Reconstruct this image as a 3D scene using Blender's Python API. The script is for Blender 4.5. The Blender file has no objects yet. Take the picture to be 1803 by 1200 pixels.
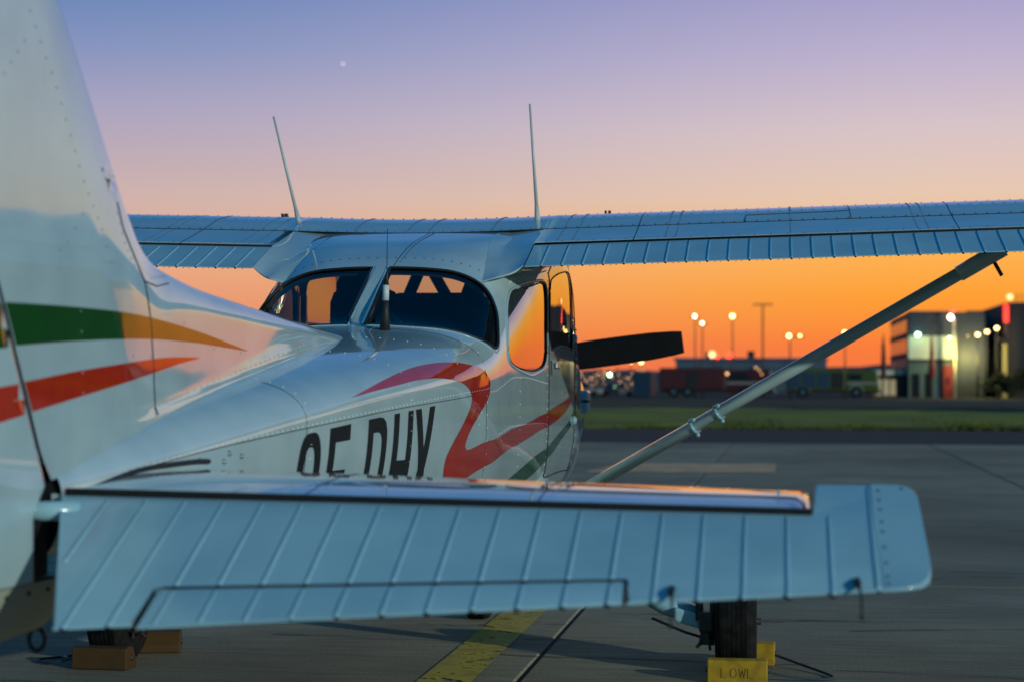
import bpy, bmesh, math, random
import numpy as np
from mathutils import Vector, Matrix, Euler
R = math.radians
random.seed(4)
SUN_E, SUN_AZ, SUN_EL = 1.5, 50.0, 13.0
SKY_AZ = 24.0
SKY_A = [(0,(240,108,74)),(1.0,(252,126,58)),(2.4,(255,160,52)),(3.8,(254,180,84)),(5.3,(232,200,176)),(7.2,(216,196,200)),(9.2,(190,178,206)),(11.5,(160,156,200)),(15,(92,128,184)),(22,(20,98,156)),(40,(2,78,128)),(90,(0,70,114))]
SKY_B = [(0,(200,112,96)),(1.4,(228,138,102)),(3.2,(232,168,134)),(5.2,(208,178,172)),(7.7,(170,164,192)),(9.5,(132,148,190)),(11.5,(96,130,184)),(15,(44,114,172)),(22,(10,92,148)),(40,(2,76,124)),(90,(0,70,114))]
SKY_C = [(0,(24,84,104)),(4,(26,94,118)),(9,(24,104,136)),(16,(16,104,144)),(28,(6,92,136)),(90,(0,70,114))]
SC = bpy.context.scene
COL = SC.collection
# world axes: X = towards the right wing tip, Y = towards the nose, Z = up (metres)

# ------------------------------------------------------------------ camera
cd = bpy.data.cameras.new('camera'); cam = bpy.data.objects.new('camera', cd); COL.objects.link(cam)
cam.location = (1.4259, -10.94, 1.169)
cam.rotation_euler = Euler((R(90) + math.atan(68.3/3469.65), -0.0019, 0.1308), 'XYZ')
cd.sensor_fit = 'HORIZONTAL'; cd.sensor_width = 36.0; cd.lens = 36.0*3469.65/1803
cd.clip_start = 0.05; cd.clip_end = 9000
cd.dof.use_dof = True; cd.dof.focus_distance = 6.9; cd.dof.aperture_fstop = 3.6
SC.camera = cam

# ------------------------------------------------------------------ sky at dusk
def lin(c): return tuple(((v/255)/12.92 if v/255 <= .04045 else ((v/255+.055)/1.055)**2.4) for v in c)
W = bpy.data.worlds.new('World'); SC.world = W; W.use_nodes = True
nt = W.node_tree; nt.nodes.clear()
N = nt.nodes.new; Lk = nt.links.new
tc = N('ShaderNodeTexCoord'); nrm = N('ShaderNodeVectorMath'); nrm.operation = 'NORMALIZE'
Lk(tc.outputs['Generated'], nrm.inputs[0])
sep = N('ShaderNodeSeparateXYZ'); Lk(nrm.outputs[0], sep.inputs[0])
def math_(op, a, b=None, clamp=False):
    m = N('ShaderNodeMath'); m.operation = op; m.use_clamp = clamp
    for i, q in enumerate((a, b)):
        if q is None: continue
        if isinstance(q, (int, float)): m.inputs[i].default_value = q
        else: Lk(q, m.inputs[i])
    return m.outputs[0]
el = math_('ARCSINE', sep.outputs['Z'])                      # elevation, radians
elp = math_('MAXIMUM', el, 0.0)
u = math_('SQRT', math_('DIVIDE', elp, math.pi/2))           # 0 at horizon, 1 at zenith
def ramp(stops):
    r = N('ShaderNodeValToRGB'); e = r.color_ramp.elements
    for i, (deg, c) in enumerate(stops):
        p = math.sqrt(deg/90)
        if i < 2: el_ = e[i]; el_.position = p
        else: el_ = e.new(p)
    for i, (deg, c) in enumerate(stops):
        e[i].position = math.sqrt(deg/90); e[i].color = (*lin(c), 1)
    r.color_ramp.interpolation = 'LINEAR'
    Lk(u, r.inputs[0]); return r.outputs[0]
rA = ramp(SKY_A); rB = ramp(SKY_B); rC = ramp(SKY_C)
# azimuth: 1 towards the afterglow, 0 away from it
az = R(SKY_AZ)
hx = math_('MULTIPLY', sep.outputs['X'], math.sin(az)); hy = math_('MULTIPLY', sep.outputs['Y'], math.cos(az))
hl = math_('SQRT', math_('ADD', math_('POWER', math_('ABSOLUTE', sep.outputs['X']), 2.0), math_('POWER', math_('ABSOLUTE', sep.outputs['Y']), 2.0)))
ca = math_('DIVIDE', math_('ADD', hx, hy), math_('MAXIMUM', hl, 1e-4))
ang = math_('ARCCOSINE', math_('MINIMUM', math_('MAXIMUM', ca, -1.0), 1.0))
def smooth(v, a, b):
    m = N('ShaderNodeMapRange'); m.interpolation_type = 'SMOOTHSTEP'
    m.inputs['From Min'].default_value = a; m.inputs['From Max'].default_value = b
    Lk(v, m.inputs['Value']); return m.outputs[0]
def mix(f, a, b):
    m = N('ShaderNodeMix'); m.data_type = 'RGBA'
    Lk(f, m.inputs[0]); Lk(a, m.inputs[6]); Lk(b, m.inputs[7]); return m.outputs[2]
c1 = mix(smooth(ang, R(18), R(46)), rA, rB)
c2 = mix(smooth(ang, R(48), R(105)), c1, rC)
bg = N('ShaderNodeBackground'); Lk(c2, bg.inputs[0]); bg.inputs[1].default_value = 1.0
ow = N('ShaderNodeOutputWorld'); Lk(bg.outputs[0], ow.inputs[0])

# ------------------------------------------------------------------ key light: the apron floodlights far behind on the right
sl = bpy.data.lights.new('floodlight_key', 'SUN'); so = bpy.data.objects.new('floodlight_key', sl); COL.objects.link(so)
sl.energy = SUN_E; sl.angle = R(0.6); sl.color = (0.90, 1.0, 0.88)
ldir = Vector((-math.sin(R(SUN_AZ))*math.cos(R(SUN_EL)), math.cos(R(SUN_AZ))*math.cos(R(SUN_EL)), -math.sin(R(SUN_EL))))
so.rotation_euler = ldir.to_track_quat('-Z', 'Y').to_euler()
so.location = (20, -34, 12)
vs = SC.view_settings; vs.view_transform = 'Standard'; vs.look = 'None'; vs.exposure = 0; vs.gamma = 1
vs.use_curve_mapping = False
SC.render.engine = 'CYCLES'
SC.cycles.max_bounces = 8; SC.cycles.transparent_max_bounces = 12; SC.cycles.sample_clamp_indirect = 4.0
SC.cycles.caustics_reflective = False; SC.cycles.caustics_refractive = False
SC.cycles.use_denoising = True

# ------------------------------------------------------------------ materials
M = {}
def mat(name, col, rough=.5, metal=0, spec=.5, coat=0, noise=None, bump=None, emit=None, es=1.0, wave=None, rvar=None, trans=None):
    m = bpy.data.materials.new(name); m.use_nodes = True; n = m.node_tree; p = n.nodes['Principled BSDF']
    p.inputs['Base Color'].default_value = (*col, 1); p.inputs['Roughness'].default_value = rough
    p.inputs['Metallic'].default_value = metal; p.inputs['Specular IOR Level'].default_value = spec
    p.inputs['Coat Weight'].default_value = coat; p.inputs['Coat Roughness'].default_value = .02
    tcn = n.nodes.new('ShaderNodeTexCoord')
    if noise:                                   # (scale, second colour, contrast, detail)
        sc_, c2_, k, det = noise
        t = n.nodes.new('ShaderNodeTexNoise'); t.inputs['Scale'].default_value = sc_; t.inputs['Detail'].default_value = det
        n.links.new(tcn.outputs['Object'], t.inputs['Vector'])
        mr = n.nodes.new('ShaderNodeMapRange'); mr.inputs['From Min'].default_value = .5-k; mr.inputs['From Max'].default_value = .5+k
        n.links.new(t.outputs['Fac'], mr.inputs['Value'])
        mx = n.nodes.new('ShaderNodeMix'); mx.data_type = 'RGBA'; mx.inputs[6].default_value = (*col, 1); mx.inputs[7].default_value = (*c2_, 1)
        n.links.new(mr.outputs[0], mx.inputs[0]); n.links.new(mx.outputs[2], p.inputs['Base Color'])
        if rvar:
            m2 = n.nodes.new('ShaderNodeMapRange'); m2.inputs['To Min'].default_value = rough; m2.inputs['To Max'].default_value = rvar
            n.links.new(t.outputs['Fac'], m2.inputs['Value']); n.links.new(m2.outputs[0], p.inputs['Roughness'])
    last = None
    for b in ([wave] if wave else []) + ([bump] if bump else []):   # (scale, strength, distance, detail)
        t = n.nodes.new('ShaderNodeTexNoise'); t.inputs['Scale'].default_value = b[0]; t.inputs['Detail'].default_value = b[3]
        n.links.new(tcn.outputs['Object'], t.inputs['Vector'])
        bp_ = n.nodes.new('ShaderNodeBump'); bp_.inputs['Strength'].default_value = b[1]; bp_.inputs['Distance'].default_value = b[2]
        n.links.new(t.outputs['Fac'], bp_.inputs['Height'])
        if last: n.links.new(last.outputs[0], bp_.inputs['Normal'])
        last = bp_
    if last:
        n.links.new(last.outputs[0], p.inputs['Normal'])
        if coat: n.links.new(last.outputs[0], p.inputs['Coat Normal'])
    if emit:
        p.inputs['Emission Color'].default_value = (*emit, 1); p.inputs['Emission Strength'].default_value = es
    M[name] = m; return m
WV = (3.2, .5, .0035, 1.0)
mat('white_paint', (.55, .70, .72), .06, coat=.6, wave=WV, noise=(6, (.44, .58, .61), .22, 9), bump=(260, .03, .0004, 2))  # white skin; teal cast of the dusk light put into the base colour
mat('white_paint_matt', (.38, .63, .72), .17, coat=.3, wave=(6, .45, .003, 1.5), noise=(5, (.30, .52, .62), .2, 9))  # also white paint; blue of the sky light put into its colour
mat('red_paint', (.62, .030, .004), .06, coat=.5, wave=WV, noise=(14, (.50, .022, .004), .25, 5))
mat('green_paint', (.006, .10, .014), .06, coat=.5, wave=WV, noise=(14, (.005, .07, .012), .25, 5))
mat('black_paint', (.008, .008, .009), .25, coat=.3, wave=WV)
mat('rubber', (.012, .012, .013), .55, noise=(30, (.03, .03, .03), .25, 5), bump=(60, .2, .002, 4))
mat('tyre', (.006, .006, .007), .9, spec=.15, noise=(25, (.03, .028, .026), .25, 5), bump=(90, .3, .001, 4))
mat('gap', (.006, .006, .007), .8)
mat('lining', (.022, .024, .030), .8, noise=(40, (.03, .032, .04), .3, 3))
mat('seat_fabric', (.03, .032, .04), .85, noise=(80, (.05, .052, .06), .3, 4), bump=(300, .3, .001, 3))
mat('prop_paint', (.005, .005, .005), .75, spec=.2, noise=(12, (.009, .009, .009), .25, 5))
mat('metal', (.55, .56, .57), .35, metal=1, noise=(40, (.4, .4, .4), .3, 4))
mat('dark_metal', (.05, .05, .055), .5, metal=.6, noise=(40, (.1, .08, .06), .3, 4))
mat('antenna_white', (.62, .66, .64), .35, noise=(30, (.55, .58, .56), .3, 4))
mat('band', (.75, .77, .75), .4)
mat('chock_yellow', (.60, .36, .012), .6, noise=(22, (.32, .18, .01), .22, 8), bump=(90, .4, .002, 5))
mat('chock_mark', (.34, .20, .01), .7, noise=(22, (.2, .12, .01), .22, 8))
mat('chock_shaded', (.09, .042, .006), .65, noise=(22, (.07, .035, .008), .22, 8), bump=(90, .4, .002, 5))  # left chocks lie in shadow; that shade is put into the colour
mat('rope', (.03, .045, .06), .8, noise=(200, (.08, .1, .12), .3, 3), bump=(300, .6, .002, 3))
mat('tail_fairing', (.50, .50, .40), .3, coat=.2, noise=(8, (.42, .42, .33), .25, 6))
def glass(name, tint, refl=1.0):
    m = bpy.data.materials.new(name); m.use_nodes = True; n = m.node_tree; n.nodes.clear()
    o = n.nodes.new('ShaderNodeOutputMaterial'); mx = n.nodes.new('ShaderNodeMixShader')
    t = n.nodes.new('ShaderNodeBsdfTransparent'); t.inputs[0].default_value = (*tint, 1)
    g = n.nodes.new('ShaderNodeBsdfGlossy'); g.inputs['Roughness'].default_value = .015
    ge = n.nodes.new('ShaderNodeNewGeometry'); dt = n.nodes.new('ShaderNodeVectorMath'); dt.operation = 'DOT_PRODUCT'
    n.links.new(ge.outputs['Normal'], dt.inputs[0]); n.links.new(ge.outputs['Incoming'], dt.inputs[1])
    def mm(op, a, b=0.0):
        q = n.nodes.new('ShaderNodeMath'); q.operation = op
        for i, v in enumerate((a, b)):
            if isinstance(v, (int, float)): q.inputs[i].default_value = v
            else: n.links.new(v, q.inputs[i])
        return q
    fr = mm('ADD', mm('MULTIPLY', mm('POWER', mm('SUBTRACT', 1.0, mm('ABSOLUTE', dt.outputs['Value']).outputs[0]).outputs[0], 5.0).outputs[0], .93).outputs[0], .065)
    tcn = n.nodes.new('ShaderNodeTexCoord'); tx = n.nodes.new('ShaderNodeTexNoise'); tx.inputs['Scale'].default_value = 2.5
    b = n.nodes.new('ShaderNodeBump'); b.inputs['Strength'].default_value = .3; b.inputs['Distance'].default_value = .003
    n.links.new(tcn.outputs['Object'], tx.inputs['Vector']); n.links.new(tx.outputs['Fac'], b.inputs['Height'])
    n.links.new(b.outputs[0], g.inputs['Normal'])
    ml = n.nodes.new('ShaderNodeMath'); ml.operation = 'MULTIPLY'; ml.inputs[1].default_value = refl; ml.use_clamp = True
    n.links.new(fr.outputs[0], ml.inputs[0]); n.links.new(ml.outputs[0], mx.inputs[0])
    n.links.new(t.outputs[0], mx.inputs[1]); n.links.new(g.outputs[0], mx.inputs[2]); n.links.new(mx.outputs[0], o.inputs[0])
    M[name] = m
mat('rivet_paint', (.70, .78, .78), .22, coat=.3); mat('rivet_dark', (.10, .15, .20), .4)  # dark wing rivets: shade from the light overhead put into the colour
glass('window_glass', (.80, .82, .85)); glass('side_glass', (.35, .37, .38), 2.2)
def emis(name, col, s): mat(name, (.1, .1, .1), .6, emit=col, es=s)
emis('lamp_warm', (1.0, .62, .22), 16); emis('lamp_white', (1.0, .74, .42), 18); emis('lamp_green', (.55, 1.0, .62), 18)
emis('lamp_red', (1.0, .03, .01), 7); emis('lamp_dim', (1.0, .5, .2), 3); emis('lamp_yellow', (1.0, .66, .22), 9)
emis('red_sign', (1.0, .02, .01), 2.2); emis('lit_window', (.9, .75, .4), .30); emis('moonlight', (1, .97, .95), 1.6)

# ------------------------------------------------------------------ object helpers
def link(name, me, m, parent=None, smooth=False):
    o = bpy.data.objects.new(name, me); COL.objects.link(o)
    if m: me.materials.append(M[m] if isinstance(m, str) else m)
    if parent: o.parent = parent
    if smooth:
        me.polygons.foreach_set('use_smooth', [True]*len(me.polygons))
    me.update(); return o
def mesh(name, vs_, fs, m, parent=None, smooth=False):
    me = bpy.data.meshes.new(name); me.from_pydata([tuple(v) for v in vs_], [], fs)
    return link(name, me, m, parent, smooth)
def frombm(name, bm, m, parent=None, smooth=False, recalc=True):
    if recalc: bmesh.ops.recalc_face_normals(bm, faces=bm.faces)
    me = bpy.data.meshes.new(name); bm.to_mesh(me); bm.free(); return link(name, me, m, parent, smooth)
def thing(name, label, cat, loc=(0, 0, 0), group=None):
    o = bpy.data.objects.new(name, None); COL.objects.link(o); o.location = loc; o['label'] = label; o['category'] = cat
    if group: o['group'] = group
    o.empty_display_size = .2; return o
def tag(o, label, cat, group=None):
    o['label'] = label; o['category'] = cat
    if group: o['group'] = group
    return o
def copytree(o, parent=None):
    c = o.copy(); COL.objects.link(c)
    if parent: c.parent = parent
    for ch in list(o.children): copytree(ch, c)
    return c
def box(bm, x0, x1, y0, y1, z0, z1, bev=0):
    r = bmesh.ops.create_cube(bm, size=1); v = r['verts']
    for q in v: q.co = Vector(((x0+x1)/2+q.co.x*(x1-x0), (y0+y1)/2+q.co.y*(y1-y0), (z0+z1)/2+q.co.z*(z1-z0)))
    if bev:
        es = list({e for q in v for e in q.link_edges}); bmesh.ops.bevel(bm, geom=es, offset=bev, segments=2, affect='EDGES', profile=.5)
    return v
def boxo(name, m, parent, *a, bev=0):
    bm = bmesh.new(); box(bm, *a, bev=bev); return frombm(name, bm, m, parent)
def tube(bm, pts, r, seg=10, cap=True, ell=None):
    pts = [Vector(p) for p in pts]; rs = r if isinstance(r, (list, tuple)) else [r]*len(pts); rings = []
    for i, p in enumerate(pts):
        d = (pts[min(i+1, len(pts)-1)]-pts[max(i-1, 0)]).normalized()
        up = Vector((0, 0, 1)) if abs(d.z) < .95 else Vector((0, 1, 0))
        if ell: up = Vector(ell[1])
        a = d.cross(up).normalized(); b = a.cross(d).normalized(); k = ell[0] if ell else 1
        rings.append([bm.verts.new(p+a*math.cos(t)*rs[i]*k+b*math.sin(t)*rs[i]) for t in [2*math.pi*j/seg for j in range(seg)]])
    for i in range(len(rings)-1):
        for j in range(seg): bm.faces.new((rings[i][j], rings[i][(j+1) % seg], rings[i+1][(j+1) % seg], rings[i+1][j]))
    if cap: bm.faces.new(rings[0]); bm.faces.new(rings[-1][::-1])
def tubeo(name, m, parent, pts, r, seg=10, **k):
    bm = bmesh.new(); tube(bm, pts, r, seg, **k); return frombm(name, bm, m, parent, True)
def ball(bm, c, r, u=12, v=8, sc=(1, 1, 1)):
    r_ = bmesh.ops.create_uvsphere(bm, u_segments=u, v_segments=v, radius=r)
    for q in r_['verts']: q.co = Vector((q.co.x*sc[0], q.co.y*sc[1], q.co.z*sc[2]))+Vector(c)
def pin(poly, x, y):
    ins = False; j = len(poly)-1
    for i in range(len(poly)):
        xi, yi = poly[i]; xj, yj = poly[j]
        if (yi > y) != (yj > y) and x < (xj-xi)*(y-yi)/(yj-yi)+xi: ins = not ins
        j = i
    return ins
def catmull(P, k=5, closed=True):
    out = []; n = len(P)
    for i in range(n if closed else n-1):
        g = lambda q: P[q % n] if closed else P[min(max(q, 0), n-1)]
        p0, p1, p2, p3 = g(i-1), g(i), g(i+1), g(i+2)
        for j in range(k):
            t = j/k
            out.append(tuple(.5*((2*p1[a])+(-p0[a]+p2[a])*t+(2*p0[a]-5*p1[a]+4*p2[a]-p3[a])*t*t+(-p0[a]+3*p1[a]-3*p2[a]+p3[a])*t**3) for a in range(len(P[0]))))
    if not closed: out.append(tuple(P[-1]))
    return out
def near_on(poly, x, y, closed=True):
    best = None; n = len(poly)
    for i in range(n if closed else n-1):
        ax, ay = poly[i]; bx, by = poly[(i+1) % n]; dx, dy = bx-ax, by-ay; L = dx*dx+dy*dy
        t = 0 if L == 0 else max(0, min(1, ((x-ax)*dx+(y-ay)*dy)/L)); px, py = ax+t*dx, ay+t*dy
        d = (px-x)**2+(py-y)**2
        if best is None or d < best[0]: best = (d, px, py)
    return best[1], best[2]
def patch(name, poly, fn, m, parent, step=.02, stepy=None):
    """flat print laid on a surface: a polygon in the surface's own two coordinates, finely cut and mapped by fn"""
    bm = bmesh.new(); f = bm.faces.new([bm.verts.new((p[0], p[1], 0)) for p in poly])
    xs = [p[0] for p in poly]; ys = [p[1] for p in poly]; stepy = stepy or step
    for lo, hi, ax, st in ((min(xs), max(xs), 0, step), (min(ys), max(ys), 1, stepy)):
        q = lo+st
        while q < hi-1e-5:
            co = (q, 0, 0) if ax == 0 else (0, q, 0); no = (1, 0, 0) if ax == 0 else (0, 1, 0)
            bmesh.ops.bisect_plane(bm, geom=bm.verts[:]+bm.edges[:]+bm.faces[:], dist=1e-7, plane_co=co, plane_no=no); q += st
    bmesh.ops.triangulate(bm, faces=bm.faces)
    for v in bm.verts: v.co = Vector(fn(v.co.x, v.co.y))
    return frombm(name, bm, m, parent, True, recalc=True)
def rivets(name, pts, m, parent, r=.0032, h=.0018):
    vs_, fs = [], []
    for p, n in pts:
        n = Vector(n).normalized(); p = Vector(p); a = n.orthogonal().normalized(); b = n.cross(a); k = len(vs_)
        for q in range(6):
            t = q*math.pi/3; vs_.append(p+(a*math.cos(t)+b*math.sin(t))*r)
        for q in range(6):
            t = q*math.pi/3; vs_.append(p+(a*math.cos(t)+b*math.sin(t))*r*.6+n*h*.8)
        vs_.append(p+n*h)
        for q in range(6):
            w = (q+1) % 6; fs.append((k+q, k+w, k+6+w, k+6+q)); fs.append((k+6+q, k+6+w, k+12))
    o = mesh(name, vs_, fs, m, parent, True); o['kind'] = 'stuff'; return o
# ------------------------------------------------------------------ fuselage loft (s = metres aft of the spinner, v = -1..1 round the section, 0 on top)
def pch(xs, ys):
    xs=np.array(xs,float); ys=np.array(ys,float); h=np.diff(xs); d=np.diff(ys)/h
    m=np.zeros(len(xs)); m[0]=d[0]; m[-1]=d[-1]
    for i in range(1,len(xs)-1):
        if d[i-1]*d[i]>0:
            w1=2*h[i]+h[i-1]; w2=h[i]+2*h[i-1]; m[i]=(w1+w2)/(w1/d[i-1]+w2/d[i])
    def f(x):
        x=np.clip(np.asarray(x,float),xs[0],xs[-1]); i=np.clip(np.searchsorted(xs,x)-1,0,len(h)-1)
        t=(x-xs[i])/h[i]
        return (2*t**3-3*t**2+1)*ys[i]+(t**3-2*t**2+t)*h[i]*m[i]+(-2*t**3+3*t**2)*ys[i+1]+(t**3-t**2)*h[i]*m[i+1]
    return f
TREF=pch([1.3,1.55,1.66,1.85,2.05,2.3,2.55,2.8,3.0,3.4,3.55,3.8,4.0,4.2,4.32,4.5,5.5,6.5,7.15],[1.27,1.315,1.36,1.60,1.80,1.848,1.852,1.82,1.766,1.702,1.665,1.583,1.478,1.376,1.345,1.322,1.222,1.112,1.02])
T_=pch([1.3,1.55,1.66,1.85,2.05,2.3,2.55,2.8,3.0,3.2,3.4,3.55,3.8,4.0,4.2,4.32,4.5,5.5,6.5,7.15,7.26],[1.27,1.315,1.36,1.60,1.80,1.846,1.855,1.824,1.7735,1.738,1.702,1.665,1.583,1.478,1.376,1.345,1.322,1.222,1.112,1.02,1.004])
W_=pch([1.3,1.6,2.05,3.0,3.4,3.8,4.15,4.5,5.5,6.5,7.15,7.26],[.50,.525,.535,.525,.51,.492,.478,.45,.31,.155,.064,.052])
CREF=pch([1.3,2.05,3.8,4.15,4.5,5.5,6.5,7.15],[1.05,1.2,1.17,1.10,1.08,1.02,.96,.91])
C_=pch([1.3,2.05,3.4,3.8,4.15,4.5,5.5,6.5,7.15],[1.10,1.20,1.20,1.19,1.165,1.150,1.090,1.000,.94])
B_=pch([1.3,2.0,4.0,4.5,5.5,6.5,7.15],[.60,.55,.56,.58,.67,.76,.82])
NTREF=pch([1.3,2.05,3.0,3.4,3.8,4.5,5.5,6.5,7.15],[3,6,5,3.8,3.1,2.8,2.35,2.1,2.0])
NT=pch([1.3,2.05,2.6,3.05,3.4,3.8,4.15,4.5,5.5,6.5,7.15],[3,6,8,8,4.5,3.1,2.8,2.7,2.35,2.1,2.0])
NBREF=pch([1.3,4.0,5.5,7.15],[4,4,3,2.2])
NB=pch([1.3,4.0,5.5,6.5,7.15],[4,3.6,2.9,2.6,2.2])
_cache={}
def section(s,ref=False):
    k=(round(float(s),4),ref)
    if k in _cache: return _cache[k]
    t,w,c,b,n1,n2=[float(g(k[0])) for g in ((TREF,W_,CREF,B_,NTREF,NBREF) if ref else (T_,W_,C_,B_,NT,NB))]
    a=np.linspace(0,np.pi/2,200)
    x=np.concatenate([w*np.sin(a)**(2/n1), w*np.cos(a)[1:]**(2/n2)]); 
    z=np.concatenate([c+(t-c)*np.cos(a).clip(0)**(2/n1), c-(c-b)*np.sin(a)[1:]**(2/n2)])
    L=np.concatenate([[0],np.cumsum(np.hypot(np.diff(x),np.diff(z)))])
    _cache[k]=(L/L[-1],x,z); return _cache[k]
def fus(s,v):
    L,x,z=section(s); a=abs(v)
    X=np.interp(a,L,x); return (math.copysign(X,v) if v else 0.0, np.interp(a,L,z))
def fus_n(s,v):
    e=.004
    p=lambda s,v:(lambda q:np.array([q[0],-s,q[1]]))(fus(s,v))
    n=np.cross(p(s,v+e)-p(s,v-e),p(s-e,v)-p(s+e,v)); l=np.linalg.norm(n)
    n=n/l if l>0 else np.array([0,0,1.])
    c=np.array([0,-s,float(C_(s))]); 
    return n if np.dot(n,p(s,v)-c)>0 else -n
# fin
ZC=pch([4.45,4.507,5.398,5.877,6.2,6.419,6.55,6.63,6.70,6.769,6.971,7.171,7.79,8.4],[1.29,1.303,1.352,1.376,1.394,1.416,1.435,1.461,1.50,1.558,1.755,1.945,2.6,2.6])
HH=pch([4.5,5.5,6.2,6.5,6.7,7.0,8],[.03,.055,.07,.11,.2,.30,.33])
TT=pch([.95,1.1,1.3,1.5,2.0,2.6],[.0575,.0575,.0570,.052,.045,.035])
def hinge_s(z): return 7.256+(z-.947)*.657
def hinge_z(s): return .947+(s-7.256)/.657
def fin(s,z):
    zc=float(ZC(s)); h=(zc-z)/float(HH(s)); e=min(max(h,0),1)
    x=float(TT(z))*math.sqrt(max(1-(1-e)**2,0))
    q=(s-hinge_s(z)+.55)/.55
    x*=1-.35*min(max(q,0),1)
    zb=float(T_(s)); x+=.006*math.exp(-max(z-zb,0)/.006)*min(1,max(0,(s-4.5)/1.2))*e
    return x

def V2(s,v):
    """girth coordinate measured on the plain section -> on the section with firmer shoulders"""
    L,x,z=section(s,True); a=abs(v); X=np.interp(a,L,x); Z=np.interp(a,L,z)
    L,x,z=section(s)
    if a<.02: return v
    d=(x-X)**2+(z-Z)**2; j=int(np.argmin(d)); j0,j1=max(j-1,0),min(j+1,len(x)-1); best=(9,L[j])
    for p,q in ((j0,j),(j,j1)):
        if p==q: continue
        ex,ez=x[q]-x[p],z[q]-z[p]; t=min(max(((X-x[p])*ex+(Z-z[p])*ez)/(ex*ex+ez*ez+1e-12),0),1)
        dd=(x[p]+ex*t-X)**2+(z[p]+ez*t-Z)**2
        if dd<best[0]: best=(dd,L[p]+(L[q]-L[p])*t)
    return math.copysign(float(best[1]),v)
VV2=lambda P:[(a,V2(a,b)) for a,b in P]

KV = 1.5
air = thing('aeroplane', 'white high-wing single-engine aeroplane with red and green stripes, seen from behind its tail', 'aeroplane', (0, -2.95, 0))
class _P: pass
PO = Vector((0, -2.95, 0))
def A(o):
    """children keep world coordinates"""
    o.matrix_parent_inverse = Matrix.Translation(-PO); return o
_link = link
def link(name, me, m, parent=None, smooth=False):
    o = _link(name, me, m, parent, smooth)
    if parent is air: A(o)
    return o
def P3(s, v, off=0):
    x, z = fus(s, v); p = Vector((x, -s, z))
    if off: p += Vector(fus_n(s, v))*off
    return p
def v_of_z(s, z):
    L, x, zz = section(s); return float(np.interp(-z, -zz, L))
mir = lambda P: [(a, -b) for a, b in P][::-1]
rw = catmull([(3.806, .0200), (3.806, .0965), (3.796, .1556), (3.802, .206), (3.826, .2434), (3.885, .280), (3.97, .306), (4.045, .3235), (4.10, .318), (4.15, .292), (4.192, .2584), (4.230, .1931), (4.256, .1305), (4.258, .0235)], 4, False)
sw = catmull([(3.628, .2846), (3.75, .3005), (3.835, .331), (3.893, .368), (3.848, .4023), (3.692, .4343), (3.44, .4662), (3.22, .4830), (3.085, .4820), (3.018, .462), (3.016, .4155), (3.018, .365), (3.045, .332), (3.12, .3195), (3.341, .3053), (3.515, .2916)], 4)
dw = catmull([(2.84, .3125), (2.60, .3100), (2.30, .300), (2.13, .296), (2.09, .315), (2.085, .37), (2.096, .444), (2.16, .456), (2.488, .4560), (2.80, .456), (2.885, .447), (2.912, .41), (2.912, .355), (2.895, .322)], 4)
ws_r = [(q, v_of_z(q, 1.40)) for q in np.linspace(1.74, 2.0, 9)]
rw, dw = VV2(rw), VV2(dw)
wsh = [(a, -b) for a, b in ws_r]+ws_r[::-1]
door = [(2.86, .287), (2.925, .31), (2.945, .36), (2.945, .60), (2.90, .68), (2.80, .712), (2.06, .712), (1.985, .69), (1.955, .62), (1.96, .42), (2.02, .285), (2.08, .275)]
panes = {'rear_window': rw, 'rear_window.L': mir(rw), 'side_window': sw, 'side_window.L': mir(sw), 'door_window': dw, 'door_window.L': mir(dw), 'windshield': wsh}
door = VV2(door)
doors = {'door': door, 'door.L': mir(door)}
sc_ = lambda P: [(a, b*KV) for a, b in P]
SS = np.arange(1.30, 7.241, .0200); NVV = 240; VV = np.linspace(-1, 1, NVV+1)
par = [[[s, v] for v in VV] for s in SS]
cls = {}
allp = [(k, sc_(P)) for k, P in list(panes.items())+list(doors.items())]
bbs = [(k, P, min(p[0] for p in P), max(p[0] for p in P), min(p[1] for p in P), max(p[1] for p in P)) for k, P in allp]
FC = [[None]*NVV for _ in range(len(SS)-1)]
for i in range(len(SS)-1):
    for j in range(NVV):
        x = (SS[i]+SS[i+1])/2; y = (VV[j]+VV[j+1])/2*KV
        for k, P, a, b, c, d in bbs:
            if a < x < b and c < y < d and pin(P, x, y): FC[i][j] = k; break
PD = dict((k, P) for k, P in allp)
for i in range(1, len(SS)-1):
    for j in range(1, NVV):
        ks = {FC[i-1][j-1], FC[i-1][j], FC[i][j-1], FC[i][j]}
        if len(ks) > 1:
            pk = [k for k in ks if k in panes] or [k for k in ks if k]
            x, y = near_on(PD[pk[0]], SS[i], VV[j]*KV); par[i][j] = [x, y/KV]
def build(sel, off=0, srange=None):
    vid = {}; vs_ = []; fs = []
    def V(i, j):
        if (i, j) not in vid: vid[(i, j)] = len(vs_); vs_.append(P3(par[i][j][0], par[i][j][1], off))
        return vid[(i, j)]
    for i in range(len(SS)-1):
        if srange and not (srange[0] <= SS[i] < srange[1]): continue
        for j in range(NVV):
            if sel(FC[i][j]): fs.append((V(i, j), V(i, j+1), V(i+1, j+1), V(i+1, j)))
    return vs_, fs
o = mesh('fuselage', *build(lambda k: k is None), 'white_paint', air, True); fuse = o
DO = {}
for k in doors:
    DO[k] = mesh('door', *build(lambda q: q == k), 'white_paint', air, True)
o = mesh('cabin_lining', *build(lambda k: k is None or k in doors, -.03, (1.62, 4.33)), 'lining', air, True)
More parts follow.
